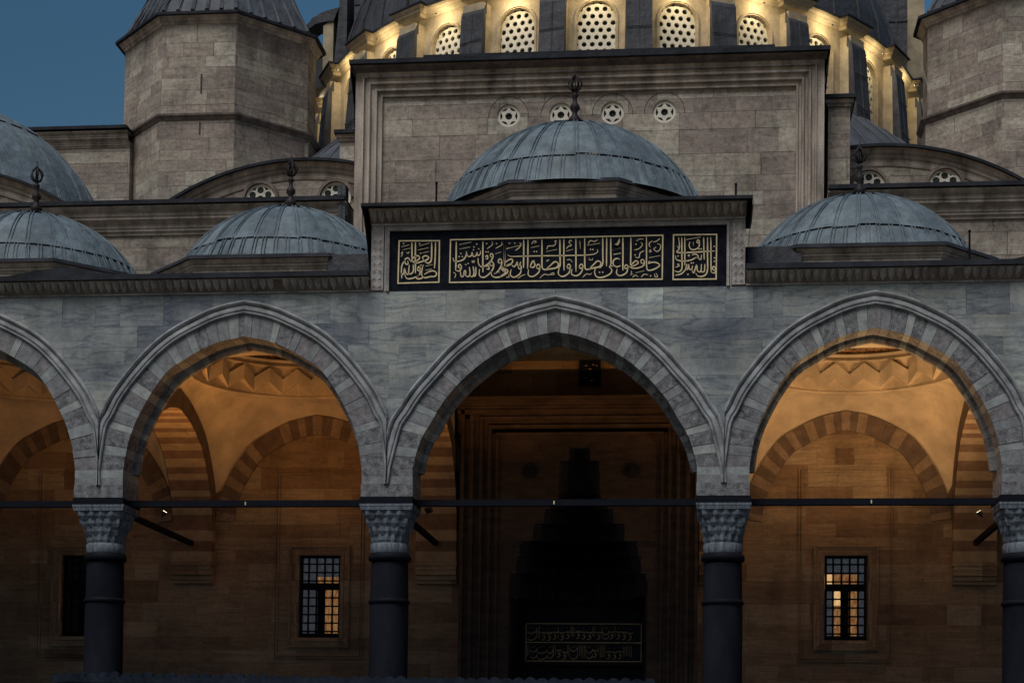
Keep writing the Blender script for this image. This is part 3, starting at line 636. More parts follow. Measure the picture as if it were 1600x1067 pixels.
SGN = ['', 'striped stone arch crossing the porch behind the far left column', 'striped stone arch crossing the porch left of the dark portal', 'striped stone arch crossing the porch behind the column right of the portal', 'brightly lit striped arch crossing the porch at the right edge']
SGN[1] = 'striped stone arch crossing the porch behind the slanting rod with the small floodlight'
for i, x in enumerate(AX[1:-1]):
    ta = thing('cross_arch', SGN[i+1], 'arch', 'striped arches crossing the porch')
    hsp = (6.83-1.1)/2; cy = (6.83+1.1)/2; I1 = prof(hsp, 8.15); O1 = offset(I1, .45)
    r = MB(lambda a, bb, c, x=x, cy=cy: (x+bb, cy+a, c))
    voussoir_ring(r, I1, O1, -.5, .5, 19, 70+i, [(('stripe_dark',), 1.), (('stripe_light',), .9)], None, backing=False, gap=.002, relief=.0)
    r.build('voussoir_ring', ta)
    fc = MB().mat('ring_dark')
    for sd in (-1, 1):
        for dx in (-.515, .515): fc.grid([[(x+dx, cy+sd*p.x, p.y) for p in smooth_path(I1, 40)], [(x+dx, cy+sd*p.x, p.y) for p in smooth_path(O1, 40)]])
    fc.build('ring_face', ta)
    m = MB(); z = 4.93; k = 0
    for z0, z1 in ((4.93, 5.2), (5.2, 5.45), (5.45, 5.72), (5.72, 5.93), (5.93, I1[0][1])):
        m.mat('stripe_dark' if k % 2 else 'stripe_light'); m.box(x-.5, x+.5, 6.83, YB+.02, z0, z1-.003); k += 1
    m.build('pilaster', ta)
    m = MB().mat('porch_stone')
    for (a, z0, z1) in ((.50, 4.84, 4.925), (.46, 4.74, 4.84), (.42, 4.62, 4.74), (.30, 4.50, 4.62), (.22, 4.42, 4.50)):
        m.box(x-.5-.03*(a > .48), x+.5+.03*(a > .48), YB-a*.72, YB+.01, z0, z1-.002)
    m.build('bracket', ta)
    m = MB().mat('plaster')                          # wall above the arch ring, closed up to the roof
    P = [(p[0], p[1]) for p in O1]
    for sgn in (-1, 1):
        for k in range(len(P)-1):
            for dx in (-.48, .48):
                m.Q((x+dx, cy+sgn*P[k][0], P[k][1]), (x+dx, cy+sgn*P[k+1][0], P[k+1][1]), (x+dx, cy+sgn*P[k+1][0], 10.0), (x+dx, cy+sgn*P[k][0], 10.0))
    for dx in (-.48, .48):
        m.Q((x+dx, 1.1, 5.9), (x+dx, cy-P[0][0], 5.9), (x+dx, cy-P[0][0], 10.), (x+dx, 1.1, 10.)); m.Q((x+dx, cy+P[0][0], 5.9), (x+dx, YB, 5.9), (x+dx, YB, 10.), (x+dx, cy+P[0][0], 10.))
    m.build('spandrel', ta)
    t = MB().mat('iron'); t.box(x-.05, x+.05, 1.0, 6.8, 5.33, 5.45)
    o = t.build('cross_tie_rod'); tag(o, ['', 'iron rod running back from the capital beside the left lit bay, carrying a floodlight', 'iron rod running back from the capital left of the portal', 'iron rod running back from the capital right of the portal', 'iron rod running back from the rightmost capital'][i+1], 'tie rod', 'iron rods running back to the wall')

def vault(b, label, ring_z=8.87, rr=2.33):
    v = thing('porch_vault', label, 'vault', 'plastered vaults over the porch bays', (0, 0, 0))
    c = b['c']; hx = b['hw']-.5; ya, yb = 1.1, YB; cy = (ya+yb)/2; hy = (yb-ya)/2
    fs = height_fn(offset(prof((6.83-1.1)/2, 8.15), .45)); fb = height_fn(prof(hx, 8.60)); ff = height_fn([(x*1.0, z+.02) for x, z in b['inn']])
    m = MB().mat('plaster'); m.smooth = True; N = 160; rows = [[] for _ in range(13)]
    for k in range(N):
        a = 2*PI*k/N+.0001; dx, dy = math.cos(a), math.sin(a); s = min(hx/abs(dx) if dx else 9e9, hy/abs(dy) if dy else 9e9)
        bx, by = dx*s, dy*s
        if abs(abs(bx)-hx) < 1e-6: zb = fs(by+.13)
        elif by > 0: zb = fb(bx)
        else: zb = ff(bx)
        rx, ry = dx*rr, dy*rr
        for j in range(13):
            t = j/12; h = t; z = zb+(ring_z-zb)*math.sin(t*PI/2)**.85
            rows[j].append((c+bx+(rx-bx)*h, cy+by+(ry-by)*h, z))
    m.grid(rows, True); m.build('pendentive', v)
    z = MB().mat('plaster'); nz = 40; z0, z1 = ring_z+.07, ring_z+.72
    z.smooth = True; z.lathe([(rr, ring_z), (rr-.06, ring_z-.0), (rr-.075, ring_z+.03), (rr-.04, ring_z+.07)], c, cy, 80); z.smooth = False
    P = lambda k, r, zz: (c+r*math.cos(2*PI*k/nz), cy+r*math.sin(2*PI*k/nz), zz)
    rA, rB = rr-.04, rr-.10
    rowsz = [[] for _ in range(6)]
    for k in range(nz):
        od = k % 2; f = .16 if od else .02; lo_ = z0+(.26 if od else .02); hi_ = z1-(.02 if od else .26)
        rowsz[0].append(P(k, rA, z0)); rowsz[1].append(P(k, rA, lo_)); rowsz[2].append(P(k, rA-f-.03, lo_+.012)); rowsz[3].append(P(k, rB-f, hi_-.012)); rowsz[4].append(P(k, rB+.03, hi_)); rowsz[5].append(P(k, rB, z1))
    z.grid(rowsz, True); z.build('zigzag_band', v)
    z = MB().mat('plaster'); z.smooth = True
    z.lathe([(rB, z1), (rB-.08, z1+.0), (rB-.09, z1+.05), (rB-.03, z1+.07), (rB-.03, z1+.12), (rB-.11, z1+.14), (rB-.12, z1+.18), (rB-.06, z1+.2)], c, cy, 80)
    z.mat('painted_cupola'); r0 = rB-.06; z.lathe([(max(.01, r0*math.cos(PI/2*j/10)), z1+.2+1.1*math.sin(PI/2*j/10)) for j in range(11)], c, cy, 64); z.build('cupola', v)
VL = ['dim orange vault behind the leftmost arch', 'orange plastered vault with zigzag ring over the bay of the left lit window', '', 'brightest yellow orange plastered vault with zigzag ring behind the right arch', 'plastered vault past the column at the right edge']
for i in (0, 1, 3, 4): vault(bays[i], VL[i])
# central bay: taller, plain
v = thing('central_vault', 'tall plain brown vault over the dark portal bay', 'vault')
m = MB().mat('plaster'); hx = bays[2]['hw']-.5; ya, yb = 1.1, YB; cy = (ya+yb)/2; hy = (yb-ya)/2; N = 96; rows = [[] for _ in range(9)]
for k in range(N):
    a = 2*PI*k/N+.0001; dx, dy = math.cos(a), math.sin(a); s = min(hx/abs(dx) if dx else 9e9, hy/abs(dy) if dy else 9e9)
    for j in range(9):
        t = j/8; q = s+(2.5-s)*t; rows[j].append((dx*q, cy+dy*q, 10.3+.9*math.sin(t*PI/2)))
m.grid(rows, True); m.lathe([(2.5, 11.2), (2.45, 11.4), (2.2, 12.2), (1.5, 13.2), (.5, 13.7), (.01, 13.75)], 0, cy, 64)
for sx in (-1, 1): m.Q((sx*hx, ya, 9.9), (sx*hx, yb, 9.9), (sx*hx, yb, 10.3), (sx*hx, ya, 10.3))
m.build('dome_shell', v)
m = MB().mat('black_marble'); m.box(-.02, .50, YB-.09, YB-.02, 9.27, 9.95); o = m.build('hanging_plaque')
tag(o, 'small dark square plaque high on the brown wall under the central arch', 'plaque')
m = MB().mat('dim_gold')
for (x, z, w_) in ((.12, 9.75, .06), (.30, 9.77, .05), (.2, 9.67, .08), (.38, 9.75, .05), (.13, 9.45, .05), (.25, 9.39, .08), (.33, 9.41, .04)): m.box(x, x+w_, YB-.097, YB-.09, z, z+.015)
m.build('lettering', o)

# ------------------------------------------------------------------ portal with stepped muqarnas hood
po = thing('portal', 'dark carved stone portal with stepped muqarnas hood behind the central arch', 'portal')
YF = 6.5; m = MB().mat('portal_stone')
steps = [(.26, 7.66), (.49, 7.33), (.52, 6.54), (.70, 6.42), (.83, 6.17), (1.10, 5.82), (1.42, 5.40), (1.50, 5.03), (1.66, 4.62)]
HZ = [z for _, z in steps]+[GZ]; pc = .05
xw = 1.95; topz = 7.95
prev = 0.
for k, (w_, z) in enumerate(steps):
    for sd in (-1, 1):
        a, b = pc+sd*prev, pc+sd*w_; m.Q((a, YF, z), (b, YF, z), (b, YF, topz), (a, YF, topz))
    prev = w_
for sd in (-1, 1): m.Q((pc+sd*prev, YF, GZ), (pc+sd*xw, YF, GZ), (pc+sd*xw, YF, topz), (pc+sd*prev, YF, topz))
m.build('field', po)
m = MB().mat('portal_stone')
m.sweep([(pc-xw, GZ), (pc-xw, topz), (pc+xw, topz), (pc+xw, GZ)], [(0, 0), (0, -.06), (.06, -.08), (.08, -.02), (.16, -.02), (.18, -.10), (.24, -.12), (.27, -.05), (.36, -.05), (.38, -.14), (.44, -.15), (.47, -.08), (.58, -.08), (.60, -.17), (.68, -.18), (.71, -.10), (.80, -.10), (.82, -.20), (.90, -.20), (.90, .62)], at=YF)
m.build('moulded_frame', po)
m = MB().mat('portal_stone')
for k, (z0, z1, d) in enumerate(((8.35, 8.45, .10), (8.45, 8.56, .20), (8.56, 8.64, .16), (8.64, 8.76, .30), (8.76, 8.84, .36))): m.box(-2.9, 2.9, YF-d, YB+.02, z0, z1-.003)
m.box(-2.9, 2.9, YF-.02, YB+.02, 8.0, 8.35)
m.build('cornice', po)
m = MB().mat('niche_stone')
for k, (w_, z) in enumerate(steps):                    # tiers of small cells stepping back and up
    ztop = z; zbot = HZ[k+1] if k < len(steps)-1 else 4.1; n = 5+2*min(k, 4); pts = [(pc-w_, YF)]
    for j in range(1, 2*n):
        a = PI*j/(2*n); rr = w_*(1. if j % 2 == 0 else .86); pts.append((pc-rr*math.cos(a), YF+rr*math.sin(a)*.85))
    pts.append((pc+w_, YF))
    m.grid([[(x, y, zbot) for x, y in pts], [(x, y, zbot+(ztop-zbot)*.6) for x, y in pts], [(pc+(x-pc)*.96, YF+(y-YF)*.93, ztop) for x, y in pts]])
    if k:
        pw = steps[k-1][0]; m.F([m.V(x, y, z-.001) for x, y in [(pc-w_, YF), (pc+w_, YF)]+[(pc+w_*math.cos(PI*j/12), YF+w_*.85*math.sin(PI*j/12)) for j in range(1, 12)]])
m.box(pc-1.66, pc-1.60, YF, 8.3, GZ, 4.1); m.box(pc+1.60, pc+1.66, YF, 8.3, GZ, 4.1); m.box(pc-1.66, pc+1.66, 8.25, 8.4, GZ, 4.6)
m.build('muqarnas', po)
for x in (-1.13, 1.33):
    m = MB().mat('niche_stone')
    pts = [(x+.19*math.cos(2*PI*k/16)*(1 if k % 2 else .9), 7.1+.19*math.sin(2*PI*k/16)*(1 if k % 2 else .9)) for k in range(16)]
    m.prismY(pts, YF-.05, YF+.01); m.prismY([(x+(a-x)*.5, 7.1+(c-7.1)*.5) for a, c in pts], YF-.09, YF-.05)
    m.build('rosette', po)
# the gilt inscription over the door
di = thing('door_inscription', 'dark plate with two rows of thin gilt script deep in the portal niche', 'inscription')
YD = 8.0; X0, X1, Z0, Z1 = -1.34, 1.53, 2.60, 3.55
m = MB().mat('niche_stone'); m.box(X0-.08, X1+.08, YD, YD+.25, Z0-.08, Z1+.08); m.build('plate', di)
m = MB().mat('dim_gold')
for (a, b, c, d) in ((X0, X1, Z1-.02, Z1), (X0, X1, Z0, Z0+.025), (X0, X0+.018, Z0, Z1), (X1-.018, X1, Z0, Z1), (X0, X1, (Z0+Z1)/2-.012, (Z0+Z1)/2+.012)): m.box(a, b, YD-.012, YD, c, d)
m.build('gilt_frame', di)
m = MB().mat('dim_gold'); rg = random.Random(3)
for row in range(2):
    xx = X0+.05
    while xx < X1-.27:
        zb = Z0+.05+row*.47; H = .37; t_ = rg.random(); u_ = rg.uniform(.16, .30)
        if t_ < .35:                                   # tall stems
            for q in range(rg.choice((1, 2, 3))): ribbon(m, [(xx, zb+H*rg.uniform(.9, 1.)), (xx+.004, zb+rg.uniform(.03, .12))], .016, YD); xx += rg.uniform(.028, .045)
        elif t_ < .7:                                  # bowls and hooks stacked in two levels
            for zz in (zb+rg.uniform(.0, .05), zb+rg.uniform(.15, .22)):
                ribbon(m, [(xx, zz+.06), (xx+.02, zz+.005), (xx+u_*.45, zz), (xx+u_*.8, zz+.04), (xx+u_*.85, zz+.10)], .018, YD)
            nib(m, xx+u_*.4, zb+rg.uniform(.10, .14), .011, YD); ribbon(m, [(xx+.02, zb+H*.80), (xx+u_*.7, zb+H*.9)], .010, YD); xx += u_*.9
        else:
            zz = zb+rg.uniform(.04, .10); ribbon(m, [(xx, zz-.03), (xx+.05, zz-.035), (xx+.09, zz+.02), (xx+.075, zz+.07), (xx+.045, zz+.05), (xx+.085, zz+.02)], .017, YD)
            ribbon(m, [(xx, zz+.16), (xx+.03, zz+.11), (xx+.06, zz+.15), (xx+.09, zz+.11), (xx+.13, zz+.16)], .015, YD); nib(m, xx+.05, zz+.23, .011, YD); xx += .14
    ribbon(m, [(X0+.04, zb+.215), (X0+1.1, zb+.205), (X1-.9, zb+.215)], .010, YD) if row else None
m.build('lettering', di)

# ------------------------------------------------------------------ porch domes
def octagon(cx, cy, h, a):   # a = half side, h = apothem
    return [(cx-a, cy-h), (cx+a, cy-h), (cx+h, cy-a), (cx+h, cy+a), (cx+a, cy+h), (cx-a, cy+h), (cx-h, cy+a), (cx-h, cy-a)]
def lead_dome(parent, cx, cy, zb, rb, apex, nrib, seams, seed, a0=0., a1=2*PI, mt='dome_lead', name='dome'):
    h = apex-zb; Rs = (rb*rb+h*h)/(2*h); zc = apex-Rs; t0 = math.asin(min(1., rb/Rs)) if zb > zc else PI-math.asin(rb/Rs)
    f = lambda t, e=0.: (max(.004, (Rs+e)*math.sin(t)), zc+(Rs+e)*math.cos(t))
    m = MB().mat(mt); m.smooth = True; rg = random.Random(seed)
    lv = [t0]+[t0*s for s in seams]+[0.]
    angs = [2*PI*(k+rg.uniform(-.12, .12))/nrib for k in range(nrib)]; angs.append(angs[0]+2*PI)
    for i in range(len(lv)-1):                      # overlapping courses of sheet, each sheet a little different
        for k in range(nrib):
            m.mat(rg.choice((mt, mt, 'dome_lead_pale', 'dome_lead_dull')) if mt == 'dome_lead' else mt)
            j0 = rg.uniform(-.012, .012) if i else 0.; dn = rg.uniform(-.012, .012)
            m.lathe([f(lv[i]+j0+(lv[i+1]-lv[i])*q/10, (.034 if q == 0 else .014*(1-q/10))+dn*math.sin(q*PI/10)) for q in range(11)]+[f(lv[i+1], -.01)], cx, cy, 4, angs[k], angs[k+1])
    m.smooth = False; tt = .05
    for k2 in range(nrib*2):
        k = k2//2; a = angs[k] if k2 % 2 == 0 else (angs[k]+angs[k+1])/2; m.mat(mt)
        for i in range(len(lv)-1):
            if k2 % 2 and (i > 0 or rb > 4): continue
            aa = a+rg.uniform(-.012, .012); ta, tb = lv[i], max(lv[i+1], .06)
            for off in (-.035, .035):
                rows = []
                for j in range(15):
                    t = ta+(tb-ta)*j/14; row = []; wv = .003*math.sin(j*1.3+k)
                    for dw, e in ((-.014, .003), (-.008, .024), (.008, .024), (.014, .003)):
                        r, z = f(t, e+.012); d = (off+dw+wv)*min(1., r/.9+.25); ca, sa = math.cos(aa), math.sin(aa)
                        row.append((cx+r*ca-d*sa, cy+r*sa+d*ca, z))
                    rows.append(row)
                m.grid(rows)
        for j in range(3):                          # nails and small pressings
            pass
    return m.build(name, parent)
def finial(parent, cx, cy, z, s=1.):
    m = MB().mat('alem_bronze'); m.smooth = True
    pr_ = [(.15, -.06), (.14, 0), (.07, .05), (.055, .10), (.12, .17), (.125, .24), (.06, .32), (.05, .38), (.095, .44), (.095, .50), (.045, .57), (.04, .66), (.065, .70), (.065, .73), (.03, .77), (.03, .82)]
    m.lathe([(r*s, z+h*s) for r, h in pr_], cx, cy, 16)
    for k in range(6):
        a = PI*k/3; pts = [(.03, .80), (.10, .85), (.135, .93), (.11, 1.02), (.05, 1.09), (.0, 1.16)]
        m.tube([(cx+r*s*math.cos(a), cy+r*s*math.sin(a), z+h*s) for r, h in pts], [.018*s, .022*s, .022*s, .02*s, .016*s, .008*s], 6)
    m.tube([(cx, cy, z+.8*s), (cx, cy, z+1.25*s)], .012*s, 6); return m.build('finial', parent)
EAVE = [(-.02, 0), (.02, .0), (.04, .05), (.07, .06), (.075, .10), (.11, .12), (.14, .19), (.14, .23), (-.4, .23)]
def porch_dome(cx, label, central=False):
    t = thing('porch_dome', label, 'dome', 'lead domes over the porch')
    if central: h, a, zt, rb, ap, cy, fs = 2.9, 1.15, 12.33, 3.02, 14.46, 4.0, 1.15
    else: h, a, zt, rb, ap, cy, fs = 2.75, 1.5, 10.84, 2.62, 12.66, 3.85, 1.08
    m = MB().mat('moulding_stone'); oc = octagon(cx, cy, h-.12, a-.05)
    m.prismZ(oc, 10.0 if not central else 11.3, zt-.25); m.sweep(oc, EAVE, closed=True, plane='XY', at=zt-.26, side=-1); m.build('drum', t)
    m = MB().mat('lead_dark'); oe = octagon(cx, cy, h+.07, a+.04); m.prismZ(oe, zt-.055, zt+.035, .985, (cx, cy)); m.build('lead_eave', t)
    lead_dome(t, cx, cy, zt-.02, rb, ap, 30 if not central else 34, (.82, .28), int(cx*10)+99)
    finial(t, cx, cy, ap-.02, fs); return t
DL = ['lead dome of the porch cut by the left photo edge', 'lead dome left of the black inscription panel', 'largest lead dome, in the centre behind the black inscription panel', 'lead dome right of the black inscription panel', 'lead dome just showing at the right photo edge']
for i, b in enumerate(bays): porch_dome(b['c'] if i != 2 else 0.03, DL[i], i == 2)
for xa, xb in ((-5.0, -3.87), (3.85, 5.0)):             # lead boxes joining the side drums to the raised centre
    m = MB().mat('clad_lead'); m.box(xa, xb, 1.1, 6.5, 10.05, 10.84); m.build('lead_box', rp)
RL = ['thin upright rod at the left end of the raised parapet', 'thin upright rod at the right end of the raised parapet', 'thin upright rod beside the right porch dome']
for i, (x, z0, z1) in enumerate(((-2.66, 11.44, 12.30), (3.64, 11.44, 12.13), (8.40, 10.05, 11.05))):
    m = MB().mat('iron'); m.tube([(x, 1., z0), (x, 1., z1)], .022, 8); m.ball((x, 1., z1), .032, 8); tag(m.build('metal_rod'), RL[i], 'rod', 'thin upright rods on the roof')

# ------------------------------------------------------------------ upper front wall and its cornices
uw = thing('upper_wall', 'weathered stone wall band with moulded cornice behind the porch domes', 'wall')
m = MB().mat('upper_stone')
for a, b in ((-24., -5.82), (5.92, 24.)): m.box(a, b, YB+.02, 9.4, 9.9, 13.3)
m.build('wall_face', uw)
COR = [(0, 0), (-.04, .0), (-.05, .06), (-.10, .09), (-.10, .14), (-.13, .16), (-.13, .24), (-.20, .30), (-.27, .34), (-.27, .40), (-.30, .42), (-.30, .50), (-.36, .54), (-.42, .60), (-.42, .64), (-.36, .65)]
m = MB().mat('moulding_stone')
for a, b in ((-24., -5.80), (5.92, 24.)):
    rows = [[(x, YB+d, 13.2+z) for d, z in COR]+[(x, YB+2.2, 13.85)] for x in (a, b)]; m.grid(rows); m.F([m.V(*p) for p in rows[0]]); m.F([m.V(*p) for p in rows[1]])
m.build('cornice', uw)
m = MB().mat('lead_dark')
for a, b in ((-24., -5.83), (5.94, 24.)): m.box(a, b, YB-.50, YB+2.0, 13.86, 13.96)
m.build('lead_edge', uw)

gb = thing('gable_block', 'tall framed stone block with four star windows above the central dome', 'wall')
XL, XR = -5.64, 5.83; ZC = 17.20; YG = 6.9; XPL, XPR, ZP = -4.94, 5.13, 16.60
m = MB().mat('upper_stone'); SWX = [-1.84, -.55, .72, 1.99]; SZ, SR = 16.0, .285; sqh = .42
yg = YG+.16
def rr_(x0, x1, z0, z1): m.Q((x0, yg, z0), (x1, yg, z0), (x1, yg, z1), (x0, yg, z1))
rr_(XPL-.1, XPR+.1, 11.0, SZ-sqh); rr_(XPL-.1, XPR+.1, SZ+sqh, ZP+.1); x = XPL-.1
for cx in SWX:
    rr_(x, cx-sqh, SZ-sqh, SZ+sqh); x = cx+sqh; n = 32
    ids = []
    for k in range(n):
        a = 2*PI*k/n; q = sqh/max(abs(math.cos(a)), abs(math.sin(a)))
        ids.append(((cx+SR*math.cos(a), yg, SZ+SR*math.sin(a)), (cx+q*math.cos(a), yg, SZ+q*math.sin(a)), (cx+SR*math.cos(a), yg+.14, SZ+SR*math.sin(a))))
    for k in range(n): j = (k+1) % n; m.Q(ids[k][0], ids[k][1], ids[j][1], ids[j][0]); m.Q(ids[k][0], ids[j][0], ids[j][2], ids[k][2])
rr_(x, XPR+.1, SZ-sqh, SZ+sqh)
for sx, x in ((1, XL), (-1, XR)): m.box(min(x, x+sx*.10), max(x, x+sx*.10), YG, 11., 11., ZC-.1)
m.box(XL+.1, XR-.1, yg+.2, 12.5, 11, ZC-.1) if False else None
m.box(XL+.2, XR-.2, yg+.35, 12.5, 11.0, ZC-.02)
m.build('wall_face', gb)
m = MB().mat('moulding_stone'); W_ = .85
m.sweep([(XL, 11.0), (XL, ZC-.02), (XR, ZC-.02), (XR, 11.0)],
        [(0, .4), (0, -.02), (-.17, -.02), (-.18, -.07), (-.22, -.08), (-.23, .01), (-.29, .01), (-.32, -.04), (-.37, -.04), (-.40, .05), (-.46, .06), (-.48, .0), (-.53, .01), (-.55, .10), (-.60, .11), (-.62, .06), (-.66, .07), (-.67, .17)], at=YG)
m.build('moulded_frame', gb)
m = MB().mat('dark_moulding'); rows = [[(x, YG+d, ZC-.10+z*.8) for d, z in ((.3, 0), (-.03, 0), (-.08, .04), (-.20, .10), (-.22, .14), (.3, .14))] for x in (XL-.06, XR+.06)]
m.grid(rows); m.F([m.V(*p) for p in rows[0]]); m.F([m.V(*p) for p in rows[1]])
m.box(-4.04, 4.6, 8.0, 12.5, 17.3, 17.80); m.build('cornice', gb)
m = MB().mat('lead_dark'); m.box(XL-.12, XR+.12, YG-.33, 9.5, ZC+.015, ZC+.12); m.box(-4.12, 4.68, 7.85, 12.5, 17.805, 17.91)
for sx, x in ((-1, XL), (1, XR)):                    # sloping lead returns at the sides
    m.grid([[(x+sx*.01, YG+.05, 14.3), (x+sx*.01, 8.8, 14.3)], [(x+sx*.03, YG-.02, 16.2), (x+sx*.03, 8.8, 16.2)], [(x+sx*.12, YG-.25, ZC), (x+sx*.12, 8.8, ZC)]])
m.build('lead_edge', gb)
for cx in SWX:
    m = MB().mat('lattice_plaster'); y0 = yg+.05; n = 36
    rows = [[(cx+r*math.cos(2*PI*k/n), y, SZ+r*math.sin(2*PI*k/n)) for k in range(n)] for r, y in ((.285, y0+.05), (.285, y0), (.215, y0), (.215, y0+.05))]; m.grid(rows, True)
    st = []; hol = []
    for k in range(12):
        a = PI/6*k+PI/6; r = .235 if k % 2 == 0 else .150; st.append((cx+r*math.cos(a), SZ+r*math.sin(a))); hol.append((cx+.088*math.cos(a), SZ+.088*math.sin(a)))
    for k in range(12):
        j = (k+1) % 12; m.Q((hol[k][0], y0+.002, hol[k][1]), (st[k][0], y0+.002, st[k][1]), (st[j][0], y0+.002, st[j][1]), (hol[j][0], y0+.002, hol[j][1]))
        m.Q((st[k][0], y0+.002, st[k][1]), (st[j][0], y0+.002, st[j][1]), (st[j][0], y0+.05, st[j][1]), (st[k][0], y0+.05, st[k][1]))
        m.Q((hol[k][0], y0+.002, hol[k][1]), (hol[j][0], y0+.002, hol[j][1]), (hol[j][0], y0+.05, hol[j][1]), (hol[k][0], y0+.05, hol[k][1]))
    w_ = m.build('star_window', gb)
    m = MB().mat('dark_glass'); m.prismY([(cx+.29*math.cos(2*PI*k/24), SZ+.29*math.sin(2*PI*k/24)) for k in range(24)], y0+.06, y0+.08); m.build('pane', w_)
    m = MB().mat('mortar'); pts = [(cx+.50*math.cos(t), SZ-.02+.50*math.sin(t)) for t in [R(-5)+R(190)*k/24 for k in range(25)]]
    m.sweep(pts, [(0, .004), (0, -.006), (.014, -.006), (.014, .004)], at=yg); m.build('relieving_arch', gb)
for sx, xa, xb, yp in ((-1, -6.62, -5.9, 9.7), (1, 5.97, 6.50, 7.6)):
    t = thing('stone_pier', 'narrow capped stone pier against the '+('left' if sx < 0 else 'right')+' side of the framed block', 'pier'); dz = .22 if sx < 0 else 0.
    m = MB().mat('upper_stone'); m.box(xa, xb, yp, yp+2.4, 13.9, 16.2+dz); m.build('shaft', t)
    m = MB().mat('moulding_stone'); m.box(xa-.03, xb+.03, yp-.05, yp+2.4, 16.2+dz, 16.27+dz); m.box(xa-.08, xb+.08, yp-.1, yp+2.4, 16.272+dz, 16.36+dz); m.build('cap', t)
    m = MB().mat('lead_dark'); m.box(xa-.13, xb+.13, yp-.18, yp+2.4, 16.365+dz, 16.46+dz); m.build('lead_cap', t)
m = MB().mat('clad_lead'); m.prismZ([(-6.02, 6.72), (-5.82, 6.72), (-5.82, 7.1), (-6.02, 7.1)], 13.3, 14.25); m.box(-5.95, -5.92, 6.70, 6.74, 13.3, 14.24)
tag(m.build('lead_chute'), 'short dark lead chute beside the left foot of the framed block', 'chute')

# ------------------------------------------------------------------ segmental gables with round windows
def gable(cx, xa, xb, label, wins, top=15.60, Rg=6.7):
    t = thing('arched_gable', label, 'gable'); Y = 9.0; zc = top-Rg
    f = lambda x, e=0.: zc+math.sqrt(max(.01, (Rg+e)**2-(x-cx)**2))
    X = [xa+(xb-xa)*k/40 for k in range(41)]
    m = MB().mat('upper_stone'); m.grid([[(x, Y, 13.) for x in X], [(x, Y, f(x, -.02)) for x in X]]); m.build('wall_face', t)
    path = [(x, f(x)) for x in X]
    m = MB().mat('moulding_stone'); m.sweep(path, [(-.42, .01), (-.42, -.03), (-.36, -.05), (-.34, -.02), (-.26, -.03), (-.22, -.08), (-.15, -.09), (-.12, -.14), (-.05, -.16), (0, -.2), (0, .1)], at=Y); m.build('arch_moulding', t)
    m = MB().mat('lead_dark'); m.sweep(path, [(.0, .1), (.0, -.3), (.07, -.3), (.08, .4)], at=Y); m.build('lead_edge', t)
    m = MB().mat('roof_lead'); m.smooth = True; m.grid([[(x, Y+.1+1.2*k, f(x)+.06+.30*math.sin(min(1, k/3)*PI/2)*(1-((x-cx)/(xb-xa))**2)) for x in X] for k in range(6)])
    m.smooth = False
    for k in range(1, 14):
        x = xa+(xb-xa)*k/14; m.tube([(x, Y+.1+1.2*j, f(x)+.075+.30*math.sin(min(1, j/3)*PI/2)*(1-((x-cx)/(xb-xa))**2)) for j in range(6)], .03, 6)
    m.build('lead_roof', t)
    for wx, wz in wins:
        m = MB().mat('lattice_plaster'); n = 24
        def ring(x, z, r0, r1, y, d=.05):
            m.grid([[(x+r*math.cos(2*PI*k/n), yy, z+r*math.sin(2*PI*k/n)) for k in range(n)] for r, yy in ((r1, y+d), (r1, y), (r0, y), (r0, y+d))], True)
        ring(wx, wz, .345, .405, Y-.03); ring(wx, wz, .10, .14, Y-.02, .04)
        for k in range(6): a = PI/3*k+PI/6; ring(wx+.24*math.cos(a), wz+.24*math.sin(a), .088, .128, Y-.022, .04)
        o = m.build('round_window', t)
        m = MB().mat('dark_glass'); m.prismY([(wx+.37*math.cos(2*PI*k/24), wz+.37*math.sin(2*PI*k/24)) for k in range(24)], Y-.008, Y+.01); m.build('pane', o)
        m = MB().mat('dark_moulding'); m.sweep([(wx+.41*math.cos(a), wz+.41*math.sin(a)) for a in [PI*k/20 for k in range(21)]][::-1], [(0, .01), (0, -.10), (.08, -.08), (.10, .01)], at=Y); m.build('hood', o)
gable(-7.35, -11.85, -5.8, 'arched stone gable with round windows left of the framed block', [(-8.55, 14.68), (-6.55, 14.68), (-10.2, 14.2)])
gable(7.35, 6.50, 11.85, 'arched stone gable with round windows right of the framed block', [(7.08, 14.66), (8.95, 14.66), (10.60, 14.2)])
gable(-17.3, -21.8, -12.8, 'arched stone gable below the big dome at the left edge', [])

# ------------------------------------------------------------------ big dome and wall at the left
t = thing('side_dome', 'big lead dome rising behind the left end of the wall', 'dome')
lead_dome(t, -18.85, 13.0, 13.6, 4.65, 18.80, 30, (.80, .40), 7)
m = MB().mat('moulding_stone'); m.lathe([(4.9, 12.), (4.9, 13.5), (4.98, 13.6), (4.7, 13.65)], -18.85, 13.0, 48); m.build('drum', t)
t = thing('side_wall', 'distant plain stone wall with moulded top between the left dome and the octagonal tower', 'wall')
m = MB().mat('upper_stone'); m.box(-24., -15.5, 19.0, 24., 9., 20.0); m.build('wall_face', t)
m = MB().mat('moulding_stone'); rows = [[(x, 19.0+d*.8, 19.80+z*.7) for d, z in COR]+[(x, 20, 20.3)] for x in (-24., -15.5)]; m.grid(rows); m.build('cornice', t)
m = MB().mat('lead_dark'); m.box(-24., -15.5, 18.6, 24., 20.30, 20.40); m.build('lead_edge', t)

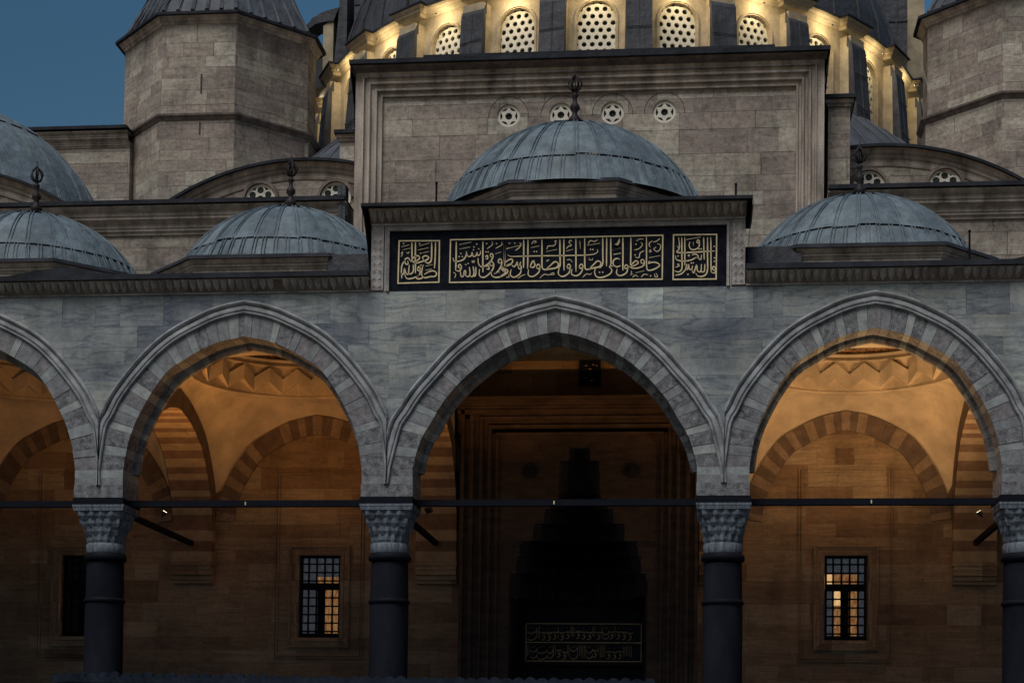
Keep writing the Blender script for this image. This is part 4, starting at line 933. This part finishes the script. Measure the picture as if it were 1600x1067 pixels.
# ------------------------------------------------------------------ octagonal towers
def tower(cx, label, slits):
    t = thing('octagonal_tower', label, 'tower', 'octagonal weight towers'); cy = 20.6; hx = 3.14 if cx < 0 else 3.22
    def oct2(e=0., f=1.):
        X = (hx+e)*f; Y = (2.6+e)*f; A = (1.21+e*.41)*f; B_ = (.6+e*.41)*f
        return [(cx-A, cy-Y), (cx+A, cy-Y), (cx+X, cy-B_), (cx+X, cy+B_), (cx+A, cy+Y), (cx-A, cy+Y), (cx-X, cy+B_), (cx-X, cy-B_)]
    oc = oct2(); m = MB().mat('upper_stone')
    n = 8
    for i in range(n): j = (i+1) % n; m.Q((*oc[i], 10.), (*oc[j], 10.), (*oc[j], 20.3), (*oc[i], 20.3)); 
    o2 = oct2(-.06)
    for i in range(n): j = (i+1) % n; m.Q((*o2[i], 20.3), (*o2[j], 20.3), (*o2[j], 23.5), (*o2[i], 23.5))
    m.build('walls', t)
    m = MB().mat('dark_moulding'); m.sweep(oct2(), [(-.1, .0), (.03, .0), (.08, .08), (.13, .12), (.14, .18), (-.1, .22)], closed=True, plane='XY', at=20.25, side=-1); m.build('string_course', t)
    m = MB().mat('moulding_stone'); m.sweep(oct2(-.06), [(-.1, 0), (.03, 0), (.05, .06), (.10, .09), (.12, .16), (.20, .22), (-.1, .22)], closed=True, plane='XY', at=23.35, side=-1); m.build('eave_moulding', t)
    m = MB().mat('lead_dark'); m.prismZ(oct2(.24), 23.575, 23.66); m.build('lead_eave', t)
    m = MB().mat('roof_lead'); LV = ((.97, 23.66), (.94, 23.8), (.80, 24.6), (.66, 25.6), (.5, 27.), (.3, 28.6), (.02, 31.))
    m.grid([[(x, y, z) for x, y in oct2(.1, f)] for f, z in LV], True)
    for e_ in range(8):
        for q in (0., .2, .4, .6, .8):
            P_ = []
            for f, z in LV[1:-1]: o_ = oct2(.1, f); A, B_ = o_[e_], o_[(e_+1) % 8]; P_.append((A[0]+(B_[0]-A[0])*q, A[1]+(B_[1]-A[1])*q, z+.01))
            m.tube(P_, [.075, .085, .07, .06, .04], 6)
    m.build('lead_cone', t)
    m = MB().mat('mortar')
    for sx, z0, z1 in slits: m.box(sx-.025, sx+.025, 17.99 if z0 < 20.3 else 18.045, 18.2, z0, z1)
    if slits: m.build('slit', t)
tower(-13.0, 'octagonal stone tower with lead cone roof and two slits, against the sky at the left', [(-12.90, 21.12, 21.75), (-12.90, 19.78, 20.18)])
tower(13.03, 'octagonal stone tower with lead cone roof cut by the right photo edge', [])

# ------------------------------------------------------------------ half dome on its lit window drum
DX, DY, RX, RY = -.35, 31., 11., 14.
ST_ = 13.; WZB, WZT = 20.4, 23.34; WW = .66; ZB = 20.1; ZCN = 23.70
dr = thing('half_dome', 'half dome on a curved drum of floodlit lattice windows and dark lead piers', 'dome')
def vpt(j): t = R(ST_*j); return Vector((DX+RX*math.sin(t), DY-RY*math.cos(t)))
def facet(k):
    A_, B_ = vpt(k-.5), vpt(k+.5); d = B_-A_; return (A_+B_)/2, math.atan2(d.y, d.x), d.length/2
def facet_xf(k):
    c, a, hw = facet(k)
    return lambda x, y, z: (c.x+x*math.cos(a)-y*math.sin(a), c.y+x*math.sin(a)+y*math.cos(a), z)
m = MB()
for k in range(-6, 7):
    m.xf = facet_xf(k); hwf = facet(k)[2]; m.mat('lit_stone'); pts = []
    for j in range(15): a = PI-PI*j/14; pts.append((WW*math.cos(a), WZT-WW+WW*math.sin(a)))
    m.Q((-hwf, 0, ZB), (-WW, 0, ZB), (-WW, 0, ZCN), (-hwf, 0, ZCN)); m.Q((WW, 0, ZB), (hwf, 0, ZB), (hwf, 0, ZCN), (WW, 0, ZCN)); m.Q((-WW, 0, ZB), (WW, 0, ZB), (WW, 0, WZB), (-WW, 0, WZB))
    for j in range(14): m.Q((pts[j][0], 0, pts[j][1]), (pts[j+1][0], 0, pts[j+1][1]), (pts[j+1][0], 0, ZCN), (pts[j][0], 0, ZCN))
    full = [(-WW, WZB)]+pts+[(WW, WZB)]
    for j in range(len(full)-1): m.Q((full[j][0], 0, full[j][1]), (full[j+1][0], 0, full[j+1][1]), (full[j+1][0], .3, full[j+1][1]), (full[j][0], .3, full[j][1]))
m.xf = None; m.build('drum_wall', dr)
lat = None
def lattice_mesh():
    m = MB().mat('lattice_plaster'); p = .25; r = .078; rh = p/math.sqrt(3)
    rows = int(3.0/(p*.866))+1
    for i in range(rows):
        for j in range(-3, 4):
            x = j*p+(p/2 if i % 2 else 0); z = WZB+.05+i*p*.866
            if abs(x) > WW+.05 or z > WZT+.1: continue
            O = []; I = []
            for q in range(12):
                a = PI/6*q+PI/6*0; dd = ((a+PI/6) % (PI/3))-PI/6; rad = p/2/math.cos(dd)+.0015
                O.append((x+rad*math.cos(a), z+rad*math.sin(a))); I.append((x+r*math.cos(a), z+r*math.sin(a)))
            for q in range(12):
                s = (q+1) % 12
                m.Q((O[q][0], 0, O[q][1]), (O[s][0], 0, O[s][1]), (I[s][0], 0, I[s][1]), (I[q][0], 0, I[q][1]))
                m.Q((I[q][0], 0, I[q][1]), (I[s][0], 0, I[s][1]), (I[s][0], .07, I[s][1]), (I[q][0], .07, I[q][1]))
    return m
wf = MB().mat('lit_stone'); arch = [(-WW, WZB)]+[(WW*math.cos(PI-PI*j/16), WZT-WW+WW*math.sin(PI-PI*j/16)) for j in range(17)]+[(WW, WZB)]
wf.sweep(arch, [(.0, .02), (.0, -.05), (-.05, -.06), (-.06, -.02), (-.085, -.02), (-.085, .14)], at=0, side=1)
win0 = wf.build('window', dr)
l0 = lattice_mesh().build('lattice', win0); l0.location = (0, .13, 0)
pm = MB().mat('dark_glass'); pm.Q((-WW-.1, .24, WZB-.1), (WW+.1, .24, WZB-.1), (WW+.1, .24, WZT+.1), (-WW-.1, .24, WZT+.1)); pm.build('pane', win0)
for k in range(-6, 7):
    o = win0 if k == -6 else dup(win0, dr)
    c_, a, hw_ = facet(k); o.rotation_euler = (0, 0, a); o.location = (c_.x, c_.y, 0)
pm = MB().mat('lit_stone'); px = .38
pm.box(-px, px, -.36, .2, ZB, 23.45)
p0 = pm.build('pier', dr)
pm = MB().mat('clad_lead'); a_ = px+.02; zt_ = 23.1
for sx in (-1, 1):
    pm.Q((sx*a_, -.72, ZB-.5), (sx*a_, -.42, zt_), (sx*a_, -.28, zt_), (sx*a_, -.34, ZB-.5)); pm.Q((sx*a_, -.42, zt_), (sx*a_, -.30, 23.52), (sx*a_, -.27, zt_))if False else None
    pm.F([pm.V(sx*a_, -.42, zt_), pm.V(sx*a_, -.22, 23.52), pm.V(sx*a_, -.22, zt_)])
pm.Q((-a_, -.72, ZB-.5), (a_, -.72, ZB-.5), (a_, -.42, zt_), (-a_, -.42, zt_)); pm.Q((-a_, -.42, zt_), (a_, -.42, zt_), (a_, -.22, 23.52), (-a_, -.22, 23.52))
pm.tube([(.02, -.725, ZB-.4), (.0, -.425, zt_)], .02, 6); pm.tube([(-px, -.63, 21.15), (0, -.65, 21.05), (px, -.635, 21.12)], .018, 6); pm.tube([(-px, -.53, 22.2), (px, -.53, 22.25)], .014, 6)
lc = pm.build('lead_cladding', p0)
for k in range(-6, 6):
    o = p0 if k == -6 else dup(p0, dr)
    p_ = vpt(k+.5); d_ = vpt(k+.7)-vpt(k+.3); o.rotation_euler = (0, 0, math.atan2(d_.y, d_.x)); o.location = (p_.x, p_.y, 0)
# cornice breaking forward over each pier
m = MB().mat('lit_stone'); PC = [(-.3, -.03), (.04, -.03), (.07, .05), (.13, .08), (.14, .14), (.20, .19), (.22, .27), (-.3, .27)]
# rebuild the path in the order pier, bay, pier
path = []
for k in range(-6, 7):
    f = facet_xf(k); bx = facet(k)[2]-.42
    for (x, y) in ((-bx, -.28), (-bx, 0.), (bx, 0.), (bx, -.28)): q = f(x, y, 0); path.append((q[0], q[1]))
m.sweep(path, PC, plane='XY', at=ZCN-.02, side=-1); m.build('cornice', dr)
m = MB().mat('lead_dark'); m.sweep(path, [(-.3, 0), (.27, 0), (.27, .05), (-.5, .14)], plane='XY', at=ZCN+.255, side=-1); m.build('lead_edge', dr)
EL = lambda x, y, z: (DX+x, DY+y*RY/RX, z)
m = MB(EL).mat('clad_lead'); m.smooth = True
m.lathe([(10.8, 23.7)]+[(10.7*math.cos(R(j*9)), 24.0+8.0*math.sin(R(j*9))) for j in range(10)], 0, 0, 56, R(180), R(360))
m.smooth = False
for k in range(25):
    a = R(182+176*k/24); m.tube([(10.73*math.cos(R(j*9))*math.cos(a), 10.73*math.cos(R(j*9))*math.sin(a), 24.0+8.03*math.sin(R(j*9))) for j in range(9)], .05, 6)
m.build('lead_shell', dr)
SK = ((RX-.05, 21.12), (RX+.9, 20.5), (RX+2.4, 19.0), (RX+3.8, 17.2), (RX+4.6, 14.))
m = MB(EL).mat('roof_lead'); m.smooth = True; m.lathe(SK, 0, 0, 72, R(180), R(360)); m.smooth = False
for k in range(41):
    a = R(180+180*k/40); m.tube([(q*math.cos(a), q*math.sin(a), z+.02) for q, z in SK[:4]], .035, 6)
m.build('lead_skirt', dr)
m = MB().mat('upper_stone'); m.box(-15.5, 15.5, 31.2, 45., 5., 23.)
hall = m.build('hall_body', dr)

# lead clad stepped buttresses of the great arch behind the half dome
for sx, lab in ((-1, 'dark lead clad stepped buttress rising behind the left end of the drum'), (1, 'dark lead clad stepped buttress rising behind the right end of the drum')):
    t = thing('lead_buttress', lab, 'buttress', 'lead clad buttresses')
    m = MB().mat('clad_lead')
    for (xa, xb, y0, zt) in ((9.0, 10.2, 28.6, 31.), (7.3, 9.0, 29.2, 33.), (5.0, 7.3, 30., 35.)):
        a, b = sorted((sx*xa, sx*xb)); m.box(a, b, y0, 36., 22.9, zt)
        for z in (24.6, 25.9, 27.2, 28.5): 
            if z < zt: m.box(a-.02, b+.02, y0-.035, y0+.02, z, z+.035)
        for q in range(1, 3): x = a+(b-a)*q/3; m.box(x-.02, x+.02, y0-.04, y0, 22.9, zt)
    m.build('cladding', t)
# small flying buttress with an opening, beside the left tower
t = thing('flying_buttress', 'small flying buttress with lead hood and a gap of sky beside the left tower roof', 'buttress')
yb_ = 24.
m = MB().mat('lit_stone'); m.prismY([(-10.34, 23.8), (-9.98, 23.8), (-9.98, 26.0), (-10.34, 25.75)], yb_, yb_+.8); m.build('stone_leg', t)
m = MB().mat('clad_lead')
op = [(-10.85, 25.62), (-10.62, 25.80), (-10.34, 25.86), (-9.97, 25.90)]; ou = [(-11.0, 25.66), (-10.72, 26.02), (-10.3, 26.24), (-9.78, 26.36)]
for y in (yb_-.06, yb_+.86): m.grid([[(x, y, z) for x, z in op], [(x, y, z) for x, z in ou]])
m.grid([[(x, yb_-.06, z) for x, z in ou], [(x, yb_+.86, z) for x, z in ou]]); m.grid([[(x, yb_-.06, z) for x, z in op], [(x, yb_+.86, z) for x, z in op]])
m.prismY([(-10.0, 23.6), (-9.5, 23.6), (-9.5, 28.), (-9.72, 28.), (-9.8, 26.)], yb_-.04, yb_+1.2); m.prismY([(-11.6, 23.6), (-10.3, 23.6), (-10.3, 24.6), (-10.75, 25.15), (-11.2, 25.1)], yb_+.1, yb_+1.0)
m.build('lead_hood', t)
m = MB().mat('lit_stone'); m.prismY([(10.7, 26.), (11.6, 26.), (11.35, 33.), (10.8, 33.)], 34., 35.)
tag(m.build('far_buttress'), 'far upright stone buttress between the drum and the right tower', 'buttress')
m = MB().mat('carved_stone'); m.tube([(9.25, 19.5, 22.75), (9.62, 19.4, 21.9), (9.85, 19.3, 21.0), (9.93, 19.3, 20.35)], .011, 6)
tag(m.build('lightning_cable'), 'thin pale cable hanging in front of the right end of the drum', 'cable')

# the other three sides of the courtyard, outside the picture
for nm, bx in (('left', (-30., -24., -41., -.2)), ('right', (24., 30., -41., -.2)), ('rear', (-30., 30., -47., -41.02))):
    m = MB().mat('porch_stone'); m.box(*bx, GZ, 9.7); o = m.build('courtyard_wing'); tag(o, 'plain marble wing closing the '+nm+' side of the courtyard', 'wing')

# ------------------------------------------------------------------ fountain in the courtyard, only its crest shows
t = thing('courtyard_fountain', 'dark marble fountain in the courtyard, only its crested top shows at the bottom', 'fountain')
m = MB().mat('fountain_marble'); m.box(-4.68, 2.47, -15., -12., GZ, .88); m.build('body', t)
m = MB().mat('fountain_marble'); m.box(-4.72, 2.51, -15.1, -12.+.06-.1, .882, .95)
n = 52
for k in range(n):
    x = -4.72+(7.23)*(k+.5)/n; hh = (.06 if x < -2.1 else .035)*(.7+.6*((k*37) % 11)/11)
    m.prismY([(x-.062, 0.95), (x+.062, 0.95), (x+.045, 0.95+hh*.6), (x, 0.95+hh), (x-.045, 0.95+hh*.6)], -12.12, -12.04)
    m.prismY([(x-.062, 0.95), (x+.062, 0.95), (x+.045, 0.95+hh*.6), (x, 0.95+hh), (x-.045, 0.95+hh*.6)], -15.08, -15.0)
m.build('cresting', t)
m = MB().mat('iron')
for k in range(30): x = -4.5+6.8*k/29; m.box(x-.02, x+.02, -12.+.0, -11.97, -.9, .8)
m.build('grille', t)

# ------------------------------------------------------------------ floodlights
WARM = (1.0, .45, .12); PALE = (1.0, .57, .24)
def flood(x, y, z, label, group, power, col_, aim=(0, 0, 1), size=1.0, ang=150, blend=1., vis=True, sm=.05):
    t = thing('floodlight', label, 'floodlight', group, (x, y, z))
    d = Vector(aim).normalized(); q = d.to_track_quat('Z', 'Y')
    m = MB().mat('lamp_body'); m.prismZ([(-.10*size, -.07*size), (.10*size, -.07*size), (.10*size, .07*size), (-.10*size, .07*size)], -.10*size, 0, 1.15); m.tube([(0, 0, -.2*size), (0, 0, -.08*size)], .02, 6)
    b = m.build('housing', t); b.rotation_euler = q.to_euler()
    m = MB().mat('lamp_glow'); m.Q((-.10*size, -.07*size, .004), (.10*size, -.07*size, .004), (.10*size, .07*size, .004), (-.10*size, .07*size, .004))
    b = m.build('lens', t); b.rotation_euler = q.to_euler()
    L = bpy.data.lights.new('lamp', 'SPOT'); L.energy = power; L.color = col_; L.spot_size = R(ang); L.spot_blend = blend; L.shadow_soft_size = sm
    lo = bpy.data.objects.new('lamp', L); col.objects.link(lo); lo.parent = t; lo.location = d*.03; lo.rotation_euler = (-d).to_track_quat('Z', 'Y').to_euler()
    return t
GI = 'floodlights on the rods in the porch'
for x, y, p, ax, lab in ((-9.98, 2.9, 150, -.5, 'small floodlight facing the leftmost bay'), (-8.95, 2.7, 250, .6, 'small glowing floodlight on the slanting rod in the left lit bay'), (-3.96, 3.2, 120, -.6, 'small floodlight behind the capital left of the portal, facing left'),
                     (-2.93, 2.4, 230, .35, 'tiny floodlight on the rod right of the capital left of the portal'), (2.92, 2.4, 200, -.35, 'small floodlight behind the capital right of the portal, facing the portal'), (3.94, 2.6, 400, .6, 'small floodlight behind the capital right of the portal, facing the bright bay'), (8.9, 3.0, 470, -.6, 'small floodlight behind the rightmost capital')):
    cen = abs(x) < 2.95; flood(x, y, 5.56, lab, GI, p, PALE if x > 3.5 else WARM, (ax, .75 if cen else .15, 1.0), .7, 62 if cen else 156, .8)
GD = 'floodlights under the drum cornice'
GOLD = (1.0, .78, .44)
for k in range(-6, 7):
    f = facet_xf(k); q = f(0, -.52, 23.42); c_, a, h_ = facet(k)
    nm = ('central', 'first', 'second', 'third', 'fourth', 'fifth', 'last')[abs(k)]; sd = '' if k == 0 else (' to the left' if k < 0 else ' to the right')
    flood(q[0], q[1], q[2], 'small floodlight over the '+nm+' lattice window'+sd+' on the drum', GD, 31, GOLD, (-math.sin(a)*1.0, math.cos(a)*1.0, -.25), .25, 179, .2, True, .06)
